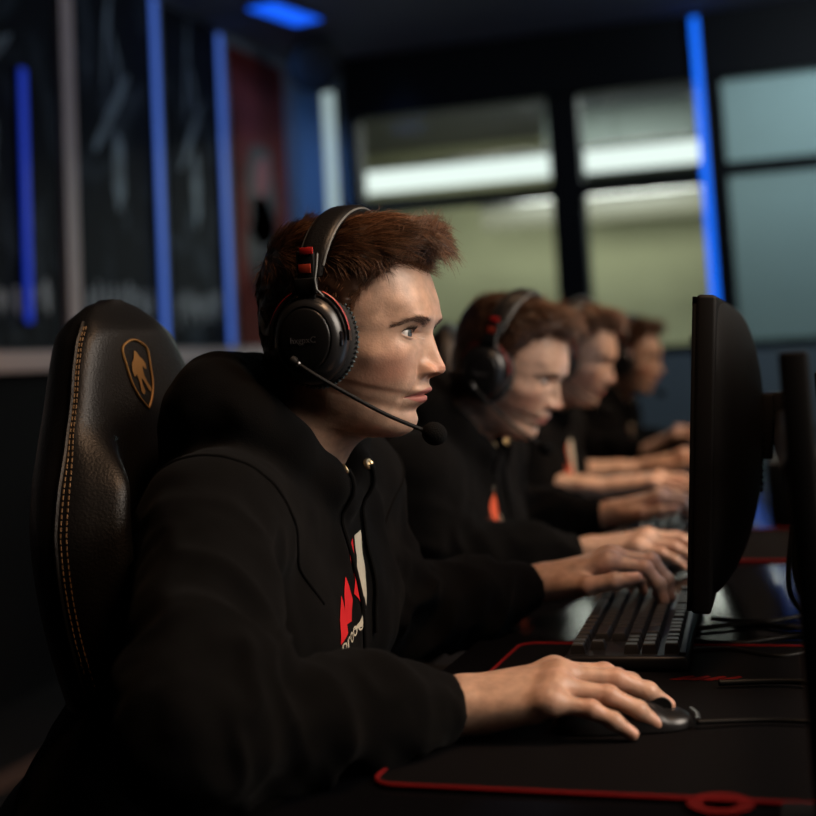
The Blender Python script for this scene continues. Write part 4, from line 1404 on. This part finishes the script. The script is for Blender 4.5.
# roller blinds drawn down behind the two bays to the right of the blue strip
for i, (x0, x1) in enumerate(bays[2:4]):
    bl = MB().box2((x0 + .01, BY + .165, 1.09), (x1 - .01, BY + .168, 2.56)).build('roller_blind', M['blind'], None, smooth=False)
    MB().tube([(x0 + .01, BY + .18, 2.58), (x1 - .01, BY + .18, 2.58)], .022, 14).build('roller', M['silver'], bl)
    MB().box2((x0 + .01, BY + .158, 1.075), (x1 - .01, BY + .175, 1.095), .004).build('bottom_bar', M['silver'], bl)
    tag(bl, ['grey roller blind drawn down behind the glass right of the tall blue strip', 'grey roller blind in the bay at the far right end of the glazing'][i], 'blind')
# hanging light fittings over there
M['tube_white'] = emit('white_tube', (.93, 1.0, .97), 1.25)
M['tube_warm'] = emit('warm_tube', (1.0, .96, .62), .25)
def linear_light(x0, x1, y, z, h, m, label):
    t = MB().box2((x0, y - .07, z - h / 2), (x1, y + .07, z + h / 2), .03).build('linear_light', m)
    MB().box2((x0, y - .075, z + h / 2), (x1, y + .075, z + h / 2 + .03), .004).build('housing', M['silver'], t)
    for xx in (x0 + .25, x1 - .25): MB().tube([(xx, y, z + h / 2 + .03), (xx, y, CEIL)], .002, 6).build('hanger', M['matte'], t)
    tag(t, label, 'light', 'hanging tube lights in the room beyond the glass')
linear_light(-3.02, -1.545, 8.1, 2.243, .128, M['tube_white'], 'brighter long white tube light seen through the left window bay')
linear_light(-1.515, -.55, 8.1, 2.243, .125, M['tube_white'], 'brighter white tube light seen through the bay beside the blue strip')
linear_light(-2.44, -1.86, 9.3, 2.06, .15, M['tube_warm'], 'dim yellowish tube light below the white one in the left bay')
linear_light(-1.70, -.62, 9.3, 2.06, .15, M['tube_warm'], 'dim yellowish tube light low in the bay beside the blue strip')

# ================================================================== left wall: posters, rails, light strips
def led(name, x0, x1, y0, y1, z0, z1, m, label, cat, group, back=(0, 0)):
    ch = MB().box2((x0, y0, z0), (x1, y1, z1), .004).build(name, M['metal'])
    if back[0]:   # mounted on the left wall, shines +x
        MB().box2((x1, y0 + .004, z0 + .01), (x1 + .012, y1 - .004, z1 - .01), .005).build('diffuser', m, ch)
    else:
        MB().box2((x0 + .004, y0 - .012, z0 + .01), (x1 - .004, y0, z1 - .01), .005).build('diffuser', m, ch)
    return tag(ch, label, cat, group)
M['led_deep'] = emit('deep_blue_led', (.006, .035, .50), .7)
M['led_mid'] = emit('blue_led', (.060, .15, .62), .85)
M['led_cyan'] = emit('azure_led', (.003, .15, 1.0), 1.35)
M['lamp_pale'] = emit('pale_lamp', (.52, .68, .69), .62)
G = 'upright blue light strips on the poster wall'
led('light_strip', WX + .013, WX + .026, 4.258, 4.304, 1.30, 2.27, M['led_deep'], 'short deep blue light strip in the middle of the leftmost poster', 'light strip', G, (1, 0))
led('light_strip', WX + .013, WX + .026, 5.290, 5.340, 1.205, CEIL, M['led_mid'], 'tall blue light strip between the two dark grey posters', 'light strip', G, (1, 0))
led('light_strip', WX + .013, WX + .026, 5.950, 6.002, 1.205, CEIL - .03, M['led_mid'], 'tall blue light strip against the edge of the red poster', 'light strip', G, (1, 0))
led('light_strip', -.662, -.616, BY - .06, BY - .02, 1.00, CEIL - .02, M['led_cyan'], 'bright azure light strip running up the window mullion', 'light strip', None)
led('wall_lamp', -2.705, -2.625, BY - .06, BY - .01, 1.25, 2.62, M['lamp_pale'], 'tall pale white lamp on the far wall beside the left window', 'lamp', None)
# posters
def poster_mat(name, base, marks, seed, thr=.56):
    m = bpy.data.materials.new(name); nt, b = nodes(m)
    b.inputs['Roughness'].default_value = .7; b.inputs['Specular IOR Level'].default_value = .12
    tc = nt.nodes.new('ShaderNodeTexCoord'); mp = nt.nodes.new('ShaderNodeMapping')
    mp.inputs['Location'].default_value = (seed * 3.1, seed * 1.7, seed); mp.inputs['Scale'].default_value = (1, 3.6, 2.2)
    n = nt.nodes.new('ShaderNodeTexNoise'); n.inputs['Scale'].default_value = 1.5; n.inputs['Detail'].default_value = 6; n.inputs['Distortion'].default_value = .9
    r = nt.nodes.new('ShaderNodeValToRGB')
    r.color_ramp.elements[0].position = thr - .06; r.color_ramp.elements[0].color = tuple(base) + (1,)
    r.color_ramp.elements[1].position = thr + .22; r.color_ramp.elements[1].color = tuple(marks) + (1,)
    nt.links.new(tc.outputs['Object'], mp.inputs['Vector']); nt.links.new(mp.outputs[0], n.inputs['Vector']); nt.links.new(n.outputs['Fac'], r.inputs['Fac']); nt.links.new(r.outputs['Color'], b.inputs['Base Color'])
    return m
M['ink_pale'] = mat('pale_ink', (.15, .19, .22), .6, var=.5, vscale=9)
M['ink_white'] = mat('white_ink', (.30, .31, .33), .6, var=.5, vscale=16)
M['ink_red'] = mat('red_ink', (.20, .02, .025), .6, var=.3, vscale=5)
M['ink_black'] = mat('black_ink', (.012, .006, .008), .6)
def poster(y0, y1, m, label, seed, red=False):
    z0, z1 = 1.215, (2.79 if not red else 2.74)
    o = MB().box2((WX + .0005, y0, z0), (WX + .012, y1, z1), .002).build('poster', m, None, smooth=False)
    tag(o, label, 'poster', 'large dark posters on the left wall')
    rng = random.Random(seed)
    def blob(name, poly, mt, d=.0004):
        cy, hw = (y0 + y1) / 2, (y1 - y0) / 2
        Mx = Matrix.Translation((WX + .0122, cy, 1.25)) @ Matrix(((0, 0, 1), (1, 0, 0), (0, 1, 0))).to_4x4()
        MB().prism([(p[0] * hw, p[1] * 1.5) for p in poly], Mx, d).build(name, mt, o, smooth=False)
    def lobe(cx, cz, rx, rz, rot, n=18, j=.18):
        P = []
        for i in range(n):
            a = 2 * PI * i / n; k = 1 + j * rng.uniform(-1, 1)
            px, pz = rx * k * math.cos(a), rz * k * math.sin(a)
            P.append((cx + px * math.cos(rot) - pz * math.sin(rot), cz + px * math.sin(rot) + pz * math.cos(rot)))
        return P
    if red:
        blob('printed_figure', lobe(0, .50, .55, .20, .1), M['ink_black']); blob('printed_figure', lobe(0, .30, .62, .18, 0), M['ink_black'])
        blob('printed_face', lobe(.0, .56, .24, .070, .1), M['ink_red'], .0008)
    else:
        blob('printed_figure', lobe(-.15, .86, .20, .040, .9), M['ink_pale'])
        blob('printed_figure', lobe(.10, .78, .14, .030, -.6), M['ink_pale'])
        blob('printed_figure', lobe(-.10, .63, .46, .028, .25), M['ink_pale'])
        blob('printed_figure', lobe(.05, .47, .14, .11, .1), M['ink_pale'])
        for k in range(9):
            blob('printed_lettering', lobe(-.75 + k * .19, .10 + rng.uniform(-.01, .015), .055, .034 + .02 * rng.random(), rng.uniform(-.4, .4), 8, .35), M['ink_white'])
    return o
pm1 = poster_mat('dark_poster_print', (.005, .0065, .010), (.055, .072, .09), 1); pm2 = poster_mat('dark_poster_print_two', (.005, .0065, .010), (.055, .070, .088), 2.3)
pm3 = poster_mat('red_poster_print', (.085, .011, .007), (.17, .024, .016), 3.1, .45)
poster(3.55, 4.54, pm1, 'dark poster at the far left, behind the short blue strip', 1)
poster(4.66, 5.295, pm2, 'dark poster with a pale grey figure, right of the pinkish upright rail', 2)
poster(5.43, 5.955, pm1, 'narrow dark poster between the two tall blue strips', 3)
poster(6.12, 6.80, pm3, 'deep red poster with a dark figure next to the room corner', 4, True)
struct('trim_6', MB().box2((WX, 4.555, 1.205), (WX + .03, 4.645, CEIL), .004), M['rail_white'])
# ceiling light and loudspeaker in the corner
M['led_ceiling'] = emit('blue_ceiling_light', (.006, .11, .95), 1.3)
cl = MB().box((-2.45, 5.86, CEIL - .010), (.17, .42, .02), Matrix.Rotation(-.20, 3, 'Z'), .005).build('ceiling_light', M['metal'])
MB().box((-2.45, 5.86, CEIL - .023), (.155, .40, .008), Matrix.Rotation(-.20, 3, 'Z'), .003).build('diffuser', M['led_ceiling'], cl)
tag(cl, 'blue light bar on the ceiling above the red poster', 'light')
sp = MB(); dsp = Vector((.55, -.80, -.25)).normalized(); rsp = dsp.to_track_quat('Z', 'Y').to_matrix()
spc = Vector((-2.55, 6.45, 2.655))
spo = sp.lathe([(.02, -.13), (.09, -.12), (.130, -.06), (.142, 0), (.142, .03), (.132, .042)], spc, rsp, 36).build('loudspeaker', M['matte'])
MB().lathe([(.132, .040), (.120, .046), (.070, .050), (.00001, .052)], spc, rsp, 32).build('grille', M['matte'], spo)
MB().tube([spc - dsp * .11, spc - dsp * .13 + Vector((0, 0, .05)), Vector((spc.x - dsp.x * .13, spc.y - dsp.y * .13, CEIL))], .016, 10).build('bracket', M['metal'], spo)
tag(spo, 'round black loudspeaker hung from the ceiling in the far corner', 'speaker')

# ================================================================== desk
DZ = .757
dk = MB().box2((-.452, .25, DZ - .03), (.95, 5.6, DZ), .004).build('desk', M['desk'])
for yy in (.45, 1.9, 3.4, 4.9, 5.5):
    MB().box2((.15, yy - .02, 0), (.35, yy + .02, DZ - .03), .004).build('leg', M['metal'], dk)
MB().box2((.235, .45, .45), (.255, 5.5, .70)).build('privacy_panel', M['matte'], dk)
tag(dk, 'long glossy black desk running away along the row of players', 'desk')

def mat_pad(cx, cy, w, l, label, rz=0.0):
    P = rounded_rect(w, l, .022)
    o = MB().prism(P, Matrix.Translation((cx, cy, DZ)) @ Matrix.Rotation(rz, 4, 'Z'), .0035).build('mouse_mat', M['pad'], None, smooth=False)
    Mx = Matrix.Translation((cx, cy, DZ + .0032)) @ Matrix.Rotation(rz, 4, 'Z')
    MB().tube([Mx @ Vector((x, y, 0)) for x, y in P], .0022, 8, closed=True).build('stitched_edge', M['red_edge'], o)
    return o, Mx
pad1, PM = mat_pad(-.171, 1.2925, .44, .519, '')
tag(pad1, 'black mouse mat with a red stitched edge under the nearest player\'s hand', 'mouse mat', 'red edged mouse mats')
# red printed mark near the mat's far right corner and near its front right corner
def swoosh(cx, cy, s, name, rz=0):
    mb = MB()
    Mx = Matrix.Translation((cx, cy, DZ + .0037)) @ Matrix.Rotation(rz, 4, 'Z')
    for k in range(4):
        P = [( -.035 + .018 * k, -.010), (-.020 + .018 * k, .004), (-.010 + .018 * k, .012), (-.006 + .018 * k, .006), (-.014 + .018 * k, -.004), (-.022 + .018 * k, -.012)]
        mb.prism([(a * s, b_ * s) for a, b_ in P], Mx, .0004)
    return mb.build(name, M['mat_print'], pad1, smooth=False)
swoosh(-.172, 1.400, .85, 'printed_mark')
MB().lathe([(.024, 0), (.024, .0004), (.013, .0004), (.013, 0)], (-.118, 1.026, DZ + .0036), None, 40).build('printed_ring', M['mat_print'], pad1, smooth=False)

kb = make_keyboard()
kb.location = (-.262, 1.600, DZ + .0015); kb.rotation_euler = (0, 0, math.radians(4))
tag(kb, 'black keyboard under the nearest player\'s far hand', 'keyboard', 'keyboards on the desk')
ms = make_mouse()
ms.location = (-.220, 1.216, DZ + .0035); ms.scale = (1, .92, .72); ms.rotation_euler = (0, 0, math.radians(16))
tag(ms, 'black mouse held under the nearest player\'s right hand', 'mouse', 'computer mice on the desk')

M['screen'] = emit('lit_screen', (.60, .78, 1.0), .55)
mo = make_monitor(M['screen'])
mo.location = (-.183, 1.648, DZ - .017); mo.rotation_euler = (0, math.radians(5.2), math.radians(2.4))
tag(mo, 'big black monitor seen edge on in front of the nearest player', 'monitor', 'monitors on the desk')

# ================================================================== people
players = []
P1 = dict(head=(-.511, 1.307, 1.117), pitch=0, yaw=0, fine=1.0, strands=22000, seed=3, hand_h=.0019, cloth_h=.0045,
          label='person in a black hoodie nearest the camera, one hand on a mouse, staring ahead',
          wrist={-1: ((.150, -.138, .786), 17, 8.5, 5, POSE_MOUSE), 1: ((.112, .372, .806), 8, 15, 0, POSE_KEYS)},
          elbow={-1: (.005, -.345, .815), 1: (-.045, .225, .787)}, emblem=(-.247, -.038, .90))
P2 = dict(head=(-.572, 2.131, 1.083), pitch=15, yaw=-5, fine=2.0, strands=3200, seed=9, fat=1.9, hand_h=.0028, cloth_h=.0065,
          label='second person in the row, in a black hoodie with head bent down',
          wrist={-1: ((.160, -.040, .785), 10, 9, 4, POSE_MOUSE), 1: ((.120, .262, .806), 6, 15, 0, POSE_KEYS)}, elbow={-1: (-.055, -.175, .788), 1: (-.085, .235, .800)}, emblem=(-.255, -.075, 1.1), gaze=(1, 0, -.3), print='orange_print')
P3 = dict(head=(-.625, 2.962, 1.090), pitch=11, yaw=-5, fine=2.2, strands=2400, seed=14, fat=2.4, hand_h=.0032, cloth_h=.0075, short=True,
          label='third person in the row, in a black t-shirt with bare forearms, leaning to the desk',
          wrist={-1: ((.125, -.060, .800), 8, 9, 4, POSE_MOUSE), 1: ((.10, .340, .806), 4, 15, 0, POSE_KEYS)}, emblem=(-.250, -.045, 1.1), gaze=(1, 0, -.2), print='orange_print',
          elbow={-1: (-.105, -.150, .822), 1: (-.11, .24, .800)})
P4 = dict(head=(-.658, 4.045, 1.062), pitch=2, yaw=-4, fine=2.4, strands=2000, seed=20, fat=2.8, hand_h=.0036, cloth_h=.008,
          label='farthest person in the row, in black long sleeves, a hand raised over the desk',
          wrist={-1: ((.120, -.270, .812), 10, 28, 0, POSE_KEYS), 1: ((.12, .20, .806), 0, 15, 0, POSE_KEYS)}, elbow={-1: (-.11, -.25, .800), 1: (-.10, .20, .790)}, emblem=(-.250, -.05, 1.1), gaze=(1, 0, -.1), print='orange_print')
hl = ['black and red headset with a boom mic on the nearest player', 'headset on the second player, the one with the bent head',
      'headset on the third player, half hidden behind the second one\'s face', 'headset on the farthest player near the monitor\'s edge']
for c, l in zip((P1, P2, P3, P4), hl):
    players.append(make_person(c)); place_headset(c, l)

# ================================================================== chairs
ch0 = make_chair()
spots = [((-.608, 1.300, 0), -4, 'black gaming chair with a gold shield badge behind the nearest player'),
         ((-.640, 2.14, 0), -4, 'gaming chair whose top shows behind the nearest player\'s nose'),
         ((-.72, 2.99, 0), 0, 'gaming chair behind the third player, hidden by the players in front'),
         ((-.78, 4.06, 0), 0, 'gaming chair of the farthest player in the row')]
for i, (loc, rz, lab) in enumerate(spots):
    o = ch0 if i == 0 else copy_tree(ch0)
    o.location = loc; o.rotation_euler = (0, 0, math.radians(rz))
    tag(o, lab, 'chair', 'gaming chairs of the players')

# ================================================================== the other things on the desk
def near(i, c, dx, dy): return (c['head'][0] + dx, c['head'][1] + dy)
k2 = copy_tree(kb); k2.location = (-.345, 2.40, DZ + .0036); k2.rotation_euler = (0, 0, math.radians(4)); tag(k2, 'black keyboard under the second player\'s far hand', 'keyboard')
m2 = copy_tree(ms); m2.location = (-.325, 2.115, DZ); m2.rotation_euler = (0, 0, math.radians(8)); tag(m2, 'black mouse under the second player\'s near hand', 'mouse')
mo2 = copy_tree(mo); mo2.location = (-.250, 2.50, DZ - .05); mo2.rotation_euler = (0, 0, math.radians(3)); tag(mo2, 'second player\'s monitor, standing directly behind the nearest monitor', 'monitor')
mo3 = copy_tree(mo); mo3.location = (.020, 1.61, DZ); mo3.rotation_euler = (0, 0, PI); tag(mo3, 'dark monitor of the opposite row at the right edge of the picture', 'monitor')

# post that carries the nearest monitor, with its arm
pm = MB().box2((-.050, .965, DZ + .012), (-.030, .990, 1.083), .003).build('monitor_post', M['matte'])
MB().box2((-.075, .94, DZ), (.0, 1.02, DZ + .010), .004).build('base', M['matte'], pm)
MB().tube([(-.040, .98, 1.0), (-.060, 1.25, 1.0), (-.078, 1.60, 1.0), (-.084, 1.64, 1.0)], .014, 14).build('arm', M['matte'], pm)
MB().box2((-.106, 1.62, .972), (-.066, 1.68, 1.032), .004).build('arm_head', M['metal'], pm)
tag(pm, 'slim black upright post with an arm carrying the nearest monitor', 'stand')

pad2, _ = mat_pad(-.20, 2.33, .44, .36, '')
tag(pad2, 'red edged mouse mat in front of the second player, beyond the nearest monitor', 'mouse mat')
eq = MB().box2((-.165, 2.53, DZ + .004), (-.055, 2.94, DZ + .118), .006).build('glare_blocker', M['matte'])  # added box in place of blurred clutter, blocks window reflections on the desk
for k in range(7): MB().box2((-.055, 2.56 + k * .05, DZ + .03), (-.0535, 2.585 + k * .05, DZ + .085), 0).build('vent_slot', M['gloss'], eq)
for yy in (2.56, 2.91): MB().box2((-.15, yy - .01, DZ), (-.07, yy + .01, DZ + .004)).build('foot', M['matte'], eq)
tag(eq, 'low dark box added on the desk to block glare, beyond the nearest monitor', 'box')

# cables
def cable(pts, r, label, m='cable', n=50, cat='cable', group='black cables behind the nearest monitor'):
    p = catmull(np.array(pts), np.linspace(0, len(pts) - 1, n))
    o = MB().tube(p, r, 8).build('cable', M[m], None, sharp=None)
    return tag(o, label, cat, group)
zc = DZ + .004
cable([(-.060, 1.66, .905), (-.055, 1.68, .86), (-.02, 1.74, .80), (.05, 1.83, zc), (.2, 1.9, zc)], .0035, 'black cable dropping from the nearest monitor\'s back in a straight slant')
cable([(-.075, 1.60, .88), (-.080, 1.58, .83), (-.060, 1.60, .79), (-.01, 1.66, .768), (.05, 1.74, zc), (.12, 1.8, zc)], .0042, 'thicker black cable looping from under the nearest monitor to the desk')
cable([(-.082, 1.62, .88), (-.09, 1.60, .81), (-.06, 1.63, .775), (.0, 1.70, zc), (.09, 1.75, zc)], .0032, 'thin black cable hanging in the innermost loop under the nearest monitor')
flat = [[(-.24, 1.50), (-.16, 1.53), (-.10, 1.50), (-.04, 1.55), (.05, 1.52)], [(-.21, 1.58), (-.15, 1.56), (-.09, 1.60), (-.03, 1.58), (.04, 1.64)], [(-.20, 1.64), (-.14, 1.67), (-.09, 1.65), (-.02, 1.69), (.06, 1.66)],
        [(-.19, 1.70), (-.13, 1.68), (-.08, 1.72), (-.02, 1.73), (.05, 1.79)]]
fl_lab = ['cable lying on the desk nearest the mat behind the monitor', 'second cable from the mat, lying wavy on the desk', 'third cable from the mat, lying across the blue reflection', 'farthest of the cables lying wavy on the desk behind the monitor']
for f_, l_ in zip(flat, fl_lab): cable([(x, y, zc) for x, y in f_], .0032, l_)
cable([(-.155, 1.215, DZ + .010), (-.10, 1.235, DZ + .008), (-.03, 1.24, DZ + .008), (.06, 1.30, DZ + .008), (.12, 1.45, zc)], .0022, 'thin mouse cable trailing right across the mat', group=None)
cable([(-.15, 1.36, DZ + .009), (-.09, 1.372, DZ + .009), (-.02, 1.365, DZ + .009), (.07, 1.42, zc)], .0030, 'black cable crossing the mat beside the red mark', group=None)

# ================================================================== light
W = bpy.data.worlds.new('world'); SC.world = W; W.use_nodes = True
bg = next(n for n in W.node_tree.nodes if n.type == 'BACKGROUND'); bg.inputs[0].default_value = (.05, .07, .11, 1); bg.inputs[1].default_value = .02
def area(name, loc, target, size, power, col, sy=None, spread=180):
    l = bpy.data.lights.new(name, 'AREA'); l.energy = power; l.color = col; l.size = size
    l.spread = math.radians(spread)
    if sy: l.shape = 'RECTANGLE'; l.size_y = sy
    o = bpy.data.objects.new(name, l); COL.objects.link(o)
    o.location = loc; o.rotation_euler = (Vector(target) - Vector(loc)).to_track_quat('-Z', 'Y').to_euler()
    return o
area('unseen_face_key', (1.40, 1.46, 2.20), (-.50, 1.55, 1.10), 1.7, 12.8, (1, .86, .73), None, 58)  # unseen area light added to light the nearest face, no fitting there
area('row_face_fill', (1.25, 3.55, 2.25), (-.6, 3.2, 1.02), .5, 9.5, (1, .72, .52), .9, 75)  # added area light without a fixture, brightens the players further down
area('hands_top_fill', (.20, 1.05, 2.72), (-.30, 1.32, .90), .4, 2.4, (1, .60, .34), .4, 60)  # unseen, put in for top light on the nearest hands and hair
area('row_hands_fill', (-.10, 2.75, 2.72), (-.38, 2.75, .78), .4, 3.4, (1, .60, .34), 1.2, 60)  # added from above to brighten the hands along the row, no fitting
area('far_room_light', (-1.6, 8.4, 2.7), (-1.6, 8.8, 0), 1.5, 95, (1, 1, .90), .8)
area('blind_back_fill', (.3, 8.0, 2.7), (.2, 7.2, 1.7), 1.6, 82, (.90, .97, 1), .4)  # unseen light added behind the blinds so they show paler
area('end_wall_fill', (.3, 5.6, 2.74), (-.4, 7.0, 1.0), .8, 18, (.75, .88, 1), .3)  # added cool light with no fitting, lifts the wall below the windows
area('poster_wall_fill', (-1.55, 5.0, 2.74), (-2.89, 5.2, 1.7), .9, 5, (.72, .82, 1), .3)  # unseen cool light added to bring out the left wall and posters
area('blue_wall_wash', (-2.62, 5.95, 2.66), (-2.74, 7.0, 1.95), .25, 1.9, (.12, .34, 1), None, 80)

SC.view_settings.view_transform = 'Standard'; SC.view_settings.look = 'None'
SC.view_settings.exposure = 0; SC.view_settings.gamma = 1; SC.view_settings.use_curve_mapping = False
SC.cycles.use_denoising = True
SC.cycles.max_bounces = 8
